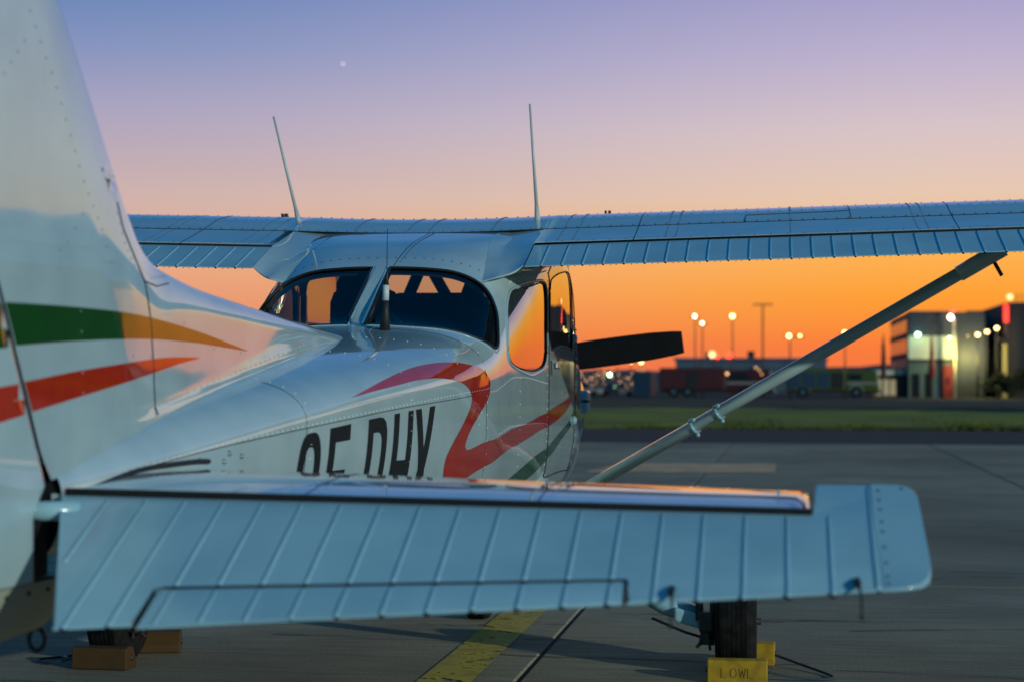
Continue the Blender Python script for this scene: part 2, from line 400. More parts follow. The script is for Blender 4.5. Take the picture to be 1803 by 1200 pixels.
for k in panes:
    nm = k.split('.')[0]; par_o = DO['door.L' if k.endswith('.L') else 'door'] if 'door' in k else air
    pn = mesh(nm+'_pane' if 'shield' not in k else 'windshield_pane', *build(lambda q: q == k, -.004), 'window_glass' if nm in ('rear_window', 'windshield') else 'side_glass', par_o, True)
    ring = [P3(a, b, .000) for a, b in panes[k]]
    bm = bmesh.new(); tube(bm, ring+[ring[0]], .0055 if nm == 'rear_window' else .0035, 6, cap=False); frombm('window_seal', bm, 'rubber', par_o, True)
    if nm in ('side_window', 'rear_window') :
        c0 = np.mean([p[0] for p in panes[k]]), np.mean([p[1] for p in panes[k]])
        rr = []
        for a, b in panes[k]:
            dx, dy = a-c0[0], (b-c0[1])*KV; L = math.hypot(dx, dy); rr.append(P3(a+dx/L*.014, b+dy/L*.014/KV, -.001))
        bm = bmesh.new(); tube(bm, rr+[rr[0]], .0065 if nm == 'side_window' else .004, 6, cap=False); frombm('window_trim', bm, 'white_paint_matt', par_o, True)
for k in doors:
    P = catmull(doors[k], 6); bm = bmesh.new(); tube(bm, [P3(a, b, .0003) for a, b in P+[P[0]]], .0028, 5, cap=False); frombm('door_gap', bm, 'gap', DO[k], True)
    sg = -1 if k.endswith('L') else 1
    for s_, v_ in ((2.02, .42), (2.02, .60)):       # outside hinges
        p = P3(s_, sg*v_, .004); bm = bmesh.new(); tube(bm, [p+Vector((0, -.035, 0)), p+Vector((0, .03, 0))], .011, 8); ball(bm, p, .02, 8, 6, (.7, 1, 1)); frombm('door_hinge', bm, 'white_paint_matt', DO[k], True)
    p = P3(2.72, sg*.50, .008); bm = bmesh.new(); box(bm, p.x-.006, p.x+.006, p.y-.06, p.y+.05, p.z-.014, p.z+.014, bev=.004); frombm('door_handle', bm, 'metal', DO[k])
    p = P3(2.885, sg*.498, .002); bm = bmesh.new(); box(bm, p.x-.004, p.x+.004, p.y-.008, p.y+.008, p.z-.03, p.z+.03, bev=.002); frombm('door_latch', bm, 'dark_metal', DO[k])
# tail end bulkhead
bm = bmesh.new(); bm.faces.new([bm.verts.new(P3(7.225, v, -.001)) for v in np.linspace(-1, 1, 40)[:-1]]); frombm('tail_bulkhead', bm, 'gap', air)
# cowling, spinner and propeller
cw = pch([.36, .45, .7, 1.0, 1.3], [.28, .36, .45, .49, .50]); ct = pch([.36, .45, .7, 1.0, 1.3], [1.25, 1.28, 1.30, 1.29, 1.27]); cb = pch([.36, .45, .7, 1.0, 1.3], [.98, .90, .78, .67, .60])
vs_, fs = [], []; ns = 20; nv = 64
for i in range(ns+1):
    s = .36+(1.298-.36)*i/ns
    for j in range(nv):
        a = 2*math.pi*j/nv; w, t, b = float(cw(s)), float(ct(s)), float(cb(s)); n = 2.6
        x = w*math.copysign(abs(math.sin(a))**(2/n), math.sin(a)); zc = (t+b)/2+.06
        z = zc+math.copysign(abs(math.cos(a))**(2/n), math.cos(a))*((t-zc) if math.cos(a) > 0 else (zc-b)); vs_.append((x, -s, z))
for i in range(ns):
    for j in range(nv): fs.append((i*nv+j, i*nv+(j+1) % nv, (i+1)*nv+(j+1) % nv, (i+1)*nv+j))
fs.append(tuple(range(nv)))
mesh('cowling', vs_, fs, 'white_paint', air, True)
cwl = [o for o in COL.objects if o.name == 'cowling'][0]
boxo('cowl_bulge', 'white_paint_matt', cwl, .455, .522, -1.16, -1.02, 1.005, 1.118, bev=.012); boxo('green_stripe', 'green_paint', cwl, .47, .524, -1.163, -1.02, 1.058, 1.070)
bm = bmesh.new(); tube(bm, [(0, -.36, 1.2), (0, -.22, 1.25), (0, -.12, 1.25), (0, -.04, 1.25), (0, 0, 1.25)], [.15, .15, .12, .06, .01], 24); frombm('spinner', bm, 'white_paint', air, True)
def blade(sg):
    # a twisted blade, lying almost level
    ang = R(7.6); vs_, fs = [], []; st = [(.05, .05, .035), (.16, .07, .03), (.30, .148, .024), (.46, .160, .02), (.62, .158, .015), (.78, .152, .012), (.90, .135, .009), (.955, .120, .007), (.957, .116, .006)]
    for r, c, t in st:
        tw = R(62-44*min(r, .95)/.95)
        for k in range(12):
            a = 2*math.pi*k/12; cx = math.cos(a)*c/2; tt = math.sin(a)*t/2
            up = cx*math.cos(tw*.35)-tt*math.sin(tw*.35); fw = cx*math.sin(tw*.35)+tt*math.cos(tw*.35)
            x = r*math.cos(ang)-up*math.sin(ang); z = r*math.sin(ang)+up*math.cos(ang); vs_.append((sg*x, -.17+fw, 1.25+sg*z))
    n = len(st)
    for i in range(n-1):
        for k in range(12): fs.append((i*12+k, i*12+(k+1) % 12, (i+1)*12+(k+1) % 12, (i+1)*12+k))
    fs.append(tuple(range(12))); fs.append(tuple(range((n-1)*12, n*12)))
    return mesh('propeller_blade', vs_, fs, 'prop_paint', air, True)
blade(1); blade(-1)

# ------------------------------------------------------------------ paint scheme on the fuselage (flat print, given in the surface's own coordinates)
PF = lambda off: (lambda s, b: P3(s, b/KV, off))
redL = [(5.632, 0.3324), (5.412, 0.3142), (5.179, 0.2988), (4.986, 0.2934), (4.805, 0.299), (4.636, 0.3119), (4.494, 0.3284), (4.37, 0.3437), (4.298, 0.364), (4.257, 0.3842), (4.265, 0.4057), (4.309, 0.4235), (4.384, 0.4408), (4.477, 0.4635), (4.548, 0.486), (4.586, 0.5074), (4.589, 0.5193), (4.565, 0.5255), (4.507, 0.5248), (4.269, 0.5162), (3.955, 0.5381), (3.593, 0.5635), (3.199, 0.5774), (2.911, 0.5809), (2.484, 0.5771), (2.07, 0.5443), (1.7, 0.462), (1.5, 0.425)]
redR = [(1.5, 0.448), (1.7, 0.49), (1.93, 0.5315), (2.26, 0.5857), (2.598, 0.6085), (2.898, 0.6108), (3.321, 0.6043), (3.694, 0.5952), (4.042, 0.5758), (4.319, 0.5752), (4.534, 0.5937), (4.656, 0.6073), (4.749, 0.6156), (4.794, 0.6009), (4.806, 0.5796), (4.809, 0.5558), (4.791, 0.5313), (4.733, 0.5026), (4.661, 0.4751), (4.582, 0.4459), (4.532, 0.424), (4.518, 0.406), (4.541, 0.3889), (4.598, 0.3728), (4.676, 0.3594), (4.782, 0.3482), (4.905, 0.3385), (5.081, 0.3324), (5.249, 0.3327), (5.44, 0.332)]
red = catmull(redL, 3, False)+catmull(redR, 3, False)
grn = catmull([(1.72, 0.515), (1.891, 0.5506), (2.154, 0.605), (2.497, 0.6342), (2.858, 0.6512), (3.27, 0.6539), (3.615, 0.6581), (3.802, 0.6597), (4.048, 0.6544)], 3, False)+catmull([(3.95, 0.72), (3.556, 0.7042), (3.373, 0.6953), (3.196, 0.691), (2.938, 0.6784), (2.717, 0.6705), (2.437, 0.6481), (2.096, 0.6134), (1.74, 0.528)], 3, False)
for nm, P, mm in (('red_stripe', red, 'red_paint'), ('green_stripe', grn, 'green_paint')):
    for g in (1, -1):
        patch(nm, [(a, g*b*KV) for a, b in P][::g], PF(.0013), mm, air, .03)
# registration letters, block capitals OE-DHX
VT, VB = .3895, .7100; HV = VB-VT
def letter(ch, s0, w):                    # s0 = aft edge; s falls towards the nose
    k = .36
    def q(x, y): s_ = s0-x*w+y*.03; return (s_, V2(s_, VT+y*HV)*KV)
    def ell(x0, x1, y0, y1, n, cut=None):
        out = []
        for i in range(n):
            a = 2*math.pi*i/n; c_, s_ = math.cos(a), math.sin(a)
            out.append(((x0+x1)/2+(x1-x0)/2*math.copysign(abs(c_)**.62, c_), (y0+y1)/2+(y1-y0)/2*math.copysign(abs(s_)**.75, s_)))
        return out
    st = .27
    if ch == 'O':
        o_ = ell(0, 1, 0, 1, 40); i_ = ell(st, 1-st, .15, .85, 40)
        return [[q(*p) for p in o_+[o_[0]]+[i_[0]]+i_[::-1]]]
    if ch == 'E': return [[q(*p) for p in [(0, 0), (1, 0), (1, .15), (st+.02, .15), (st+.02, .425), (.9, .425), (.9, .575), (st+.02, .575), (st+.02, .85), (1, .85), (1, 1), (0, 1)]]]
    if ch == '-': return [[q(*p) for p in [(0, .5), (1, .5), (1, .64), (0, .64)]]]
    if ch == 'D':
        oo = [(0, 0), (.55, 0), (.75, .012), (.90, .05), (.98, .12), (1, .2), (1, .8), (.98, .88), (.90, .95), (.75, .988), (.55, 1), (0, 1)]
        ii = [(st, .13), (.52, .13), (.64, .145), (.72, .19), (.735, .25), (.735, .75), (.72, .81), (.64, .855), (.52, .87), (st, .87)]
        return [[q(*p) for p in oo+[oo[0]]+[ii[0]]+ii[::-1]]]
    if ch == 'H': return [[q(*p) for p in [(0, 0), (st, 0), (st, .40), (1-st, .40), (1-st, 0), (1, 0), (1, 1), (1-st, 1), (1-st, .55), (st, .55), (st, 1), (0, 1)]]]
    if ch == 'X': return [[q(*p) for p in [(0, 0), (.28, 0), (.5, .33), (.72, 0), (1, 0), (.66, .49), (1, 1), (.72, 1), (.5, .66), (.28, 1), (0, 1), (.34, .49)]]]
for ch, s0, w in (('O', 6.012, .155), ('E', 5.805, .150), ('-', 5.63, .085), ('D', 5.515, .158), ('H', 5.302, .165), ('X', 5.115, .182)):
    for P in letter(ch, s0, w):
        for g in (1, -1):
            if g == 1: patch('registration_letter' if ch != '-' else 'registration_hyphen', P, PF(.0014), 'black_paint', air, .03)

# ------------------------------------------------------------------ rivets and lap seams of the fuselage skin
def along(P, d, fn):
    out = []; carry = 0
    pts = [(a, b) for a, b in P]
    for (a, b), (c, e) in zip(pts, pts[1:]):
        L = math.hypot(c-a, (e-b)*KV); q = carry
        while q < L: t = q/L; out.append(fn(a+(c-a)*t, b+(e-b)*t)); q += d
        carry = q-L
    return out
fr = lambda s, v: (P3(s, v), fus_n(s, v))
RV = []
for P, d in (([(6.95, .345), (6.428, .3546), (6.092, .3605), (5.624, .3670), (5.06, .3725), (4.72, .3745), (4.30, .383), (4.24, .386)], .032),
             ([(4.24, .395), (3.86, .432), (3.34, .4835), (3.0, .5100)], .042),
             ([(4.29, .30), (4.30, .40), (4.295, .50), (4.28, .72)], .045), ([(3.655, .455), (3.655, .52), (3.645, .60), (3.6, .72)], .04),
             ([(2.975, .29), (2.985, .50), (2.975, .60), (2.93, .70)], .025), ([(4.08, .512), (3.6, .556), (2.98, .592)], .045),
             ([(1.93, .36), (1.925, .5), (1.93, .7)], .03), ([(1.90, .34), (1.89, .5), (1.90, .7)], .045),
             ([(3.0, .270), (3.6, .262)], .022), ([(3.0, .283), (3.5, .272)], .022), ([(4.25, .03), (4.27, .13), (4.25, .2)], .04),
             ([(4.62, .05), (4.62, .25), (4.62, .36)], .05), ([(5.15, .10), (5.15, .30), (5.16, .70)], .06), ([(5.93, .12), (5.93, .30), (5.95, .7)], .07),
             ([(4.30, .40), (4.40, .44), (4.42, .47)], .05)):
    P = VV2(catmull(P, 5, False))
    for g in (1, -1): RV += along([(a, g*b) for a, b in P], d, fr)
rivets('rivets', RV, 'rivet_paint', fuse, .0032, .0022)
for P in ([(6.95, .353), (6.43, .3625), (6.09, .3685), (5.62, .375), (5.06, .3800), (4.30, .3905)], [(4.33, .04), (4.32, .2), (4.315, .40), (4.30, .72)], [(5.96, .15), (5.965, .35), (5.98, .72)]):
    for g in (1, -1):
        bm = bmesh.new(); tube(bm, [P3(a, g*b, -.0005) for a, b in VV2(catmull(P, 12, False))], .0016, 4, cap=False); frombm('skin_lap', bm, 'gap', fuse, True)
# screws above the stabiliser root
for s_, v_ in ((6.60, .395), (6.44, .395), (6.47, .425), (6.37, .418), (7.05, .40)):
    p = P3(s_, V2(s_, v_), .001); bm = bmesh.new(); ball(bm, p, .0065, 8, 6); frombm('screw', bm, 'metal', fuse, True)

# ------------------------------------------------------------------ cabin inside
def seat(x, s, w, tall, nm='seat'):
    sb = boxo(nm, 'seat_fabric', air, x-w/2, x+w/2, -s-.05, -s+.42, .78, .90, bev=.04)
    bm = bmesh.new(); box(bm, x-w/2, x+w/2, -s-.14, -s-.02, .86, tall-.06, bev=.06)
    for q in bm.verts:
        if q.co.z > 1.2: q.co.y -= (q.co.z-1.2)*.18; q.co.x = x+(q.co.x-x)*(1-.12*max(0, q.co.z-1.2)/.3)
    b = frombm('seat_back', bm, 'seat_fabric', sb, True); 
    bm = bmesh.new(); box(bm, x-.11, x+.11, -s-.24, -s-.12, tall-.19, tall, bev=.045); h_ = frombm('headrest', bm, 'seat_fabric', sb, True)
    return sb
pilot = seat(-.28, 2.62, .34, 1.615); seat(.295, 2.62, .37, 1.66)
tubeo('seat_trim', 'antenna_white', pilot, [(-.165+.07*math.sin(a), -2.92, 1.375+.07*math.cos(a)) for a in np.linspace(.1, 1.5, 10)], .012, 8)
bm = bmesh.new(); box(bm, -.42, .42, -3.78, -3.3, .78, .9, bev=.04); rb = frombm('rear_bench', bm, 'seat_fabric', air, True)
boxo('bench_back', 'seat_fabric', rb, -.42, .42, -3.86, -3.74, .85, 1.30, bev=.04)
boxo('cabin_floor', 'lining', air, -.44, .44, -4.3, -1.5, .66, .70)
bm = bmesh.new(); bm.faces.new([bm.verts.new(P3(4.31, v, -.02)) for v in np.linspace(-1, 1, 40)[:-1]]); frombm('rear_bulkhead', bm, 'lining', air)
ip = boxo('instrument_panel', 'lining', air, -.40, .40, -1.84, -1.72, .85, 1.35, bev=.03)
bm = bmesh.new(); box(bm, -.33, .33, -1.86, -1.80, 1.28, 1.575, bev=.02); frombm('glareshield', bm, 'lining', ip, True)
for g in (-1, 1):
    tubeo('windshield_brace', 'lining', air, [(-.175+g*.018, -1.88, 1.70), (-.175+g*.09, -1.82, 1.56)], .028, 8)
for x in (-.26, .28):
    bm = bmesh.new(); bmesh.ops.create_circle(bm, segments=4, radius=.01)
    bm.clear(); pts = [(x+.16*math.cos(a), -2.0, 1.22+.11*math.sin(a)) for a in np.linspace(-.6, math.pi+.6, 18)]; tube(bm, pts, .013, 8); tube(bm, [(x, -2.0, 1.22), (x, -1.83, 1.22)], .016, 8); tube(bm, [(x-.15, -2.0, 1.22), (x+.15, -2.0, 1.22)], .012, 8)
    frombm('control_yoke', bm, 'lining', air, True)

# ------------------------------------------------------------------ wings
DI = .0256
WU = pch([2.05, 2.07, 2.12, 2.25, 2.4, 2.55, 2.8, 3.0, 3.2, 3.38, 3.70], [1.735, 1.765, 1.795, 1.832, 1.850, 1.857, 1.826, 1.7745, 1.724, 1.682, 1.582])
WL = pch([2.05, 2.09, 2.2, 2.5, 3.0, 3.38, 3.70], [1.735, 1.70, 1.675, 1.655, 1.635, 1.610, 1.572])
def wk(X): return 1 if X < 2.65 else 1-.31*(X-2.65)/2.8
def wpt(X, s, z):
    k = wk(abs(X)); return Vector((X, -(2.45+(s-2.45)*k), 1.74+(z-1.74)*k+DI*abs(X)))
for g in (1, -1):
    vs_, fs = [], []
    XS = list(np.linspace(.515, 2.62, 44))+list(np.linspace(2.66, 5.4, 40))
    up = [2.05+(3.383-2.05)*(t**1.7) for t in np.linspace(0, 1, 46)]; lo = up[::-1][:-1:1]
    up2 = up
    prof = [(s, float(WU(s))) for s in up]+[(s, float(WL(s))) for s in up[::-1][:-1]]
    n = len(prof)
    for X in XS:
        for s, z in prof: vs_.append(wpt(g*X, s, z))
    for i in range(len(XS)-1):
        for j in range(n): fs.append((i*n+j, i*n+(j+1) % n, (i+1)*n+(j+1) % n, (i+1)*n+j))
    fs.append(tuple(range(n))); fs.append(tuple(range((len(XS)-1)*n, len(XS)*n)))
    wing = mesh('wing', vs_, fs, 'white_paint', air, True)
    try:
        for p in wing.data.polygons:
            if p.index >= (len(XS)-1)*n: p.use_smooth = False
            elif p.index % n == 45: p.use_smooth = False
    except Exception: pass
    # rivet rows and lap seams of the upper skin
    RW = []; e = .01
    def wn(X, s): return Vector((0, -(float(WU(s-e))-float(WU(s+e))), 2*e)) 
    for s in (2.42, 2.60, 2.80, 3.015, 3.03, 3.345):
        for X in np.arange(.56, 4.6, .062 if s > 3.3 else .045):
            k = wpt(g*X, s, float(WU(s))); RW.append((k, wn(X, s)))
    for X in (.60, .66, 1.02, 1.06, 1.50, 1.98, 2.02, 2.5, 3.0, 3.5, 4.0):
        for s in np.arange(2.2, 3.33, .035): RW.append((wpt(g*X, s, float(WU(s))), wn(X, s)))
    rivets('rivets', RW, 'rivet_dark', wing, .0040, .002)
    bm = bmesh.new()
    tube(bm, [wpt(g*X, 3.045, float(WU(3.045))-.0002) for X in np.linspace(.52, 4.8, 60)], .0022, 4, cap=False)
    for X, a, b in ((.90, 2.2, 3.38), (1.74, 2.2, 3.04), (2.13, 2.2, 3.38), (3.2, 2.2, 3.38)):
        tube(bm, [wpt(g*X, s, float(WU(s))-.0002) for s in np.linspace(a, b, 24)], .0018, 4, cap=False)
    tube(bm, [wpt(g*X, s, float(WU(s))-.0002) for X, s in ((1.32, 3.04), (1.325, 2.90), (1.7, 2.88), (1.735, 2.87), (1.735, 2.5))], .0022, 4, cap=False)
    frombm('skin_lap', bm, 'gap', wing, True)
    # fuel cap
    c = wpt(g*.72, 2.40, float(WU(2.40))); bm = bmesh.new(); tube(bm, [c, c+Vector((0, 0, .006))], .055, 18); tube(bm, [c+Vector((0, 0, .006)), c+Vector((0, 0, .012))], .035, 16)
    box(bm, c.x-.012, c.x-.004, c.y-.01, c.y+.02, c.z+.01, c.z+.035); box(bm, c.x+.004, c.x+.014, c.y-.01, c.y+.02, c.z+.01, c.z+.035); frombm('fuel_cap', bm, 'dark_metal', wing)
    # flap: tapering wedge with pressed stiffening beads
    F0, F1 = .520, 2.625; T0 = Vector((0, -3.398, 1.6755)); T1 = Vector((0, -3.700, 1.5765))
    def fp(X, t, off=0, g=g): 
        p = T0.lerp(T1, t); return Vector((g*X, p.y, p.z+DI*X+off))
    vs_, fs = [], []; sec = [(0, -.030), (.004, -.002), (.02, 0), (1, 0), (1, -.004), (.5, -.022), (.05, -.045), (0, -.035)]
    XF = np.linspace(F0, F1, 30)
    for X in XF:
        for t, o_ in sec: vs_.append(fp(X, t, o_))
    k = len(sec)
    for i in range(len(XF)-1):
        for j in range(k): fs.append((i*k+j, i*k+(j+1) % k, (i+1)*k+(j+1) % k, (i+1)*k+j))
    fs.append(tuple(range(k))); fs.append(tuple(range((len(XF)-1)*k, len(XF)*k)))
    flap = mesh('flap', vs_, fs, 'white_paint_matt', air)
    tubeo('flap_gap', 'gap', flap, [fp(X, -.02, .0018) for X in (F0, F1)], .0042, 6)
    bme = None; holes = []
    nb = 26 if g == 1 else 14
    for j in range(nb):
        X = .5138+.0682+.0765*j
        pts = [fp(X, t, o_) for t, o_ in ((.03, .0005), (.10, .0012), (.5, .0012), (.97, .0012), (1.008, .0))]
        if bme is None:
            bm = bmesh.new(); tube(bm, [p-pts[2] for p in pts], [.001, .0030, .0033, .0033, .0030], 10); b_ = frombm('stiffening_bead', bm, 'white_paint_matt', flap, True); bme = b_.data; x0_ = pts[2]; b_.location = pts[2]
        else:
            b_ = bpy.data.objects.new('stiffening_bead', bme); COL.objects.link(b_); b_.parent = flap; b_.location = pts[2]
        holes.append((fp(X, 1.004, -.004)))
        for q in (-.028, .028): holes.append(fp(X+q, 1.0, -.006))
    bm = bmesh.new()
    for i, h_ in enumerate(holes): ball(bm, h_, .0042 if i % 3 == 0 else .0022, 6, 4, (1.1, .7, .8))
    hh = frombm('bead_opening', bm, 'gap', flap, True); hh['kind'] = 'stuff'
    # aileron (beyond the flap)
    vs_, fs = [], []
    XA = np.linspace(2.64, 5.3, 20)
    for X in XA:
        for s, z in ((3.398, float(WU(3.398))), (3.70, 1.578), (3.70, 1.572), (3.398, 1.612)): vs_.append(wpt(g*X, s, z))
    for i in range(len(XA)-1):
        for j in range(4): fs.append((i*4+j, i*4+(j+1) % 4, (i+1)*4+(j+1) % 4, (i+1)*4+j))
    fs.append((0, 1, 2, 3)); fs.append(tuple(range(len(XA)*4-4, len(XA)*4)))
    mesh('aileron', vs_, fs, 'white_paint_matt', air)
    # fairing between wing and cabin roof
    ca = [(.517, 2.95, float(WU(2.95))+.013), (.517, 3.15, float(WU(3.15))+.013), (.517, 3.38, 1.682+.013), (.517, 3.50, 1.645+.013), (.517, 3.60, 1.611+.013), (.515, 3.70, 1.577+.013)]
    ca = catmull(ca, 4, False)
    cb_ = catmull([(.385, 2.95, 1.786), (.388, 3.15, 1.734), (.396, 3.35, 1.683), (.408, 3.52, 1.634), (.420, 3.66, 1.585), (.428, 3.79, 1.540)], 4, False)
    vs_, fs = [], []; n = 12; m_ = len(ca)
    for i in range(m_):
        a = Vector((ca[i][0], -ca[i][1], ca[i][2])); b = Vector((cb_[i][0], -cb_[i][1], cb_[i][2])); f_ = i/(m_-1)
        sv = cb_[i][1]; vv = v_of_z(min(sv, 3.8), 1.3)
        L_, x_, z_ = section(sv); j_ = int(np.argmin(np.abs(x_[:200]-(cb_[i][0]-.055)))); c = Vector((x_[j_], -sv, z_[j_]+.001))
        for q in range(n+1):
            t = q/n; p = a.lerp(b, t); p.z -= math.sin(t*math.pi)*.007*f_; p.y += math.sin(t*math.pi)*.010*f_**4; vs_.append((g*p.x, p.y, p.z))
        for q in (1, 2, 3):
            t = q/3; p = b.lerp(c, t); vs_.append((g*p.x, p.y, p.z))
    k = n+4
    for i in range(m_-1):
        for j in range(k-1): fs.append((i*k+j, i*k+j+1, (i+1)*k+j+1, (i+1)*k+j))
    # underside, back to the cabin wall
    base = len(vs_); last = [(m_-1)*k+j for j in range(k)]
    for d_ in (1, 2, 3, 4, 5):
        for j in range(k):
            p = Vector(vs_[last[j]]); t = d_/5; q = Vector((g*(.50 if j < 9 else .46), -(3.25), 1.60)); pp = p.lerp(q, t); pp.z -= 0; vs_.append(tuple(pp))
    rows = [last]+[[base+(d_-1)*k+j for j in range(k)] for d_ in (1, 2, 3, 4, 5)]
    for r_ in range(5):
        for j in range(k-1): fs.append((rows[r_][j], rows[r_][j+1], rows[r_+1][j+1], rows[r_+1][j]))
    mesh('wing_root_fairing', vs_, fs, 'white_paint', air, True)
    # strut with cuffs
    a = Vector((g*.50, -2.18, .625)); b = Vector((g*2.36, -2.62, 1.705)); d = (b-a)
    def strut_sec(bm, p0, p1, th, ch, seg=20):
        dd = (p1-p0).normalized(); f_ = Vector((0, 1, 0)); f_ = (f_-dd*f_.dot(dd)).normalized(); n_ = dd.cross(f_); rr = []
        for p in (p0, p1):
            rr.append([bm.verts.new(p+f_*math.cos(t)*ch/2+n_*math.sin(t)*th/2*(1-.25*math.cos(t))) for t in [2*math.pi*j/seg for j in range(seg)]])
        for j in range(seg): bm.faces.new((rr[0][j], rr[0][(j+1) % seg], rr[1][(j+1) % seg], rr[1][j]))
        bm.faces.new(rr[0]); bm.faces.new(rr[1][::-1])
    bm = bmesh.new(); strut_sec(bm, a, b, .054, .130); st_ = frombm('strut', bm, 'white_paint', air, True)
    bm = bmesh.new(); strut_sec(bm, a.lerp(b, .915), a.lerp(b, 1.01), .066, .155); frombm('strut_cuff', bm, 'white_paint', st_, True)
    for f_ in (.318, .375):
        bm = bmesh.new(); strut_sec(bm, a.lerp(b, f_), a.lerp(b, f_+.006), .070, .15); ball(bm, a.lerp(b, f_)+Vector((0, -.07, .03)), .010, 8, 6); ball(bm, a.lerp(b, f_)+Vector((g*.02, -.07, -.035)), .010, 8, 6); frombm('strut_clamp', bm, 'white_paint_matt', st_, True)
    bm = bmesh.new(); strut_sec(bm, a.lerp(b, -.02), a.lerp(b, .05), .07, .15); frombm('strut_foot', bm, 'white_paint', st_, True)
    p = wpt(g*2.37, 2.62, 1.655); tubeo('tie_down_ring', 'dark_metal', st_, [p+Vector((-g*.03, 0, -.06)), p+Vector((g*0, 0, -.115))], .008, 8)
    # whip antenna on the roof
    ax = .463 if g == 1 else -.548; zb = 1.800; tx = .428 if g == 1 else -.668; th_ = 2.318 if g == 1 else 2.283
    p0 = Vector((ax, -2.80, zb)); p1 = Vector((tx, -2.80, th_))
    an = None
    bm = bmesh.new(); tube(bm, [p0.lerp(p1, .16), p1], [.0075, .0042], 10); an = frombm('antenna', bm, 'antenna_white', air, True)
    bm = bmesh.new(); tube(bm, [p0+Vector((0, 0, -.006)), p0+Vector((0, 0, .002)), p0.lerp(p1, .03), p0.lerp(p1, .09), p0.lerp(p1, .18)], [.030, .029, .020, .013, .009], 14, ell=(.9, (0, 1, 0))); frombm('antenna_base', bm, 'antenna_white', an, True)
    bm = bmesh.new(); r_ = bmesh.ops.create_cone(bm, segments=20, radius1=.042, radius2=.040, depth=.006, cap_ends=True)
    for q in bm.verts: q.co = Vector((q.co.x, q.co.y*1.2, q.co.z))+p0+Vector((0, 0, -.004+ -.17*q.co.y))
    frombm('antenna_plate', bm, 'white_paint', an)

# skin over the cabin roof, joining both wings
vs_, fs = [], []; NX = 40; sx = list(np.linspace(2.06, 3.045, 30))
for i in range(NX+1):
    X = -.53+1.06*i/NX
    for s in sx: 
        z = max(float(WU(s))+DI*.5*(abs(X)/.53)**2+.001, P3(s, 0).z+.0015); vs_.append((X, -s, z))
for i in range(NX):
    for j in range(len(sx)-1): fs.append((i*30+j, i*30+j+1, (i+1)*30+j+1, (i+1)*30+j))
roof = mesh('roof_skin', vs_, fs, 'white_paint', air, True)
bm = bmesh.new(); tube(bm, [(x, -3.047, float(WU(3.045))+DI*.5*(abs(x)/.53)**2) for x in np.linspace(-.53, .53, 20)], .003, 5, cap=False); frombm('skin_lap', bm, 'gap', roof, True)
bm = bmesh.new(); tube(bm, [P3(s, .0255, .000) for s in np.linspace(3.06, 3.80, 20)], .0013, 5, cap=False); frombm('skin_lap', bm, 'gap', fuse, True)
RR = []
for x in np.arange(-.5, .51, .04): RR.append(((x, -3.02, float(WU(3.02))+DI*.5*(abs(x)/.53)**2+.001), (0, -.25, 1)))
for x in np.arange(-.5, .51, .045): RR.append(((x, -2.62, float(WU(2.62))+DI*.5*(abs(x)/.53)**2+.001), (0, -.05, 1)))
for s in np.arange(2.3, 3.0, .035):
    for x in (-.27, -.05, .04, .3): RR.append(((x, -s, float(WU(s))+DI*.5*(abs(x)/.53)**2+.001), (0, -.2, 1)))
RR += along([(3.08, .035), (3.77, .035)], .03, fr)+along([(3.70, -.2), (3.69, 0), (3.70, .2)], .03, fr)
rivets('rivets', RR, 'rivet_dark', roof, .0044, .003)

# black whip aerial with a white band behind the rear window
p = P3(4.36, .085); bm = bmesh.new(); tube(bm, [p+Vector((0, 0, -.01)), p+Vector((.002, 0, .06)), p+Vector((.003, 0, .10))], [.020, .013, .011], 12); wa = frombm('black_aerial', bm, 'rubber', air, True)
tubeo('aerial_band', 'band', wa, [p+Vector((.003, 0, .10)), p+Vector((.004, 0, .152))], .0112, 12)
tubeo('aerial_whip', 'rubber', wa, [p+Vector((.004, 0, .152)), p+Vector((.006, 0, .180)), p+Vector((.007, 0, .20)), p+Vector((.008, 0, .345))], [.0095, .006, .0016, .0010], 8)

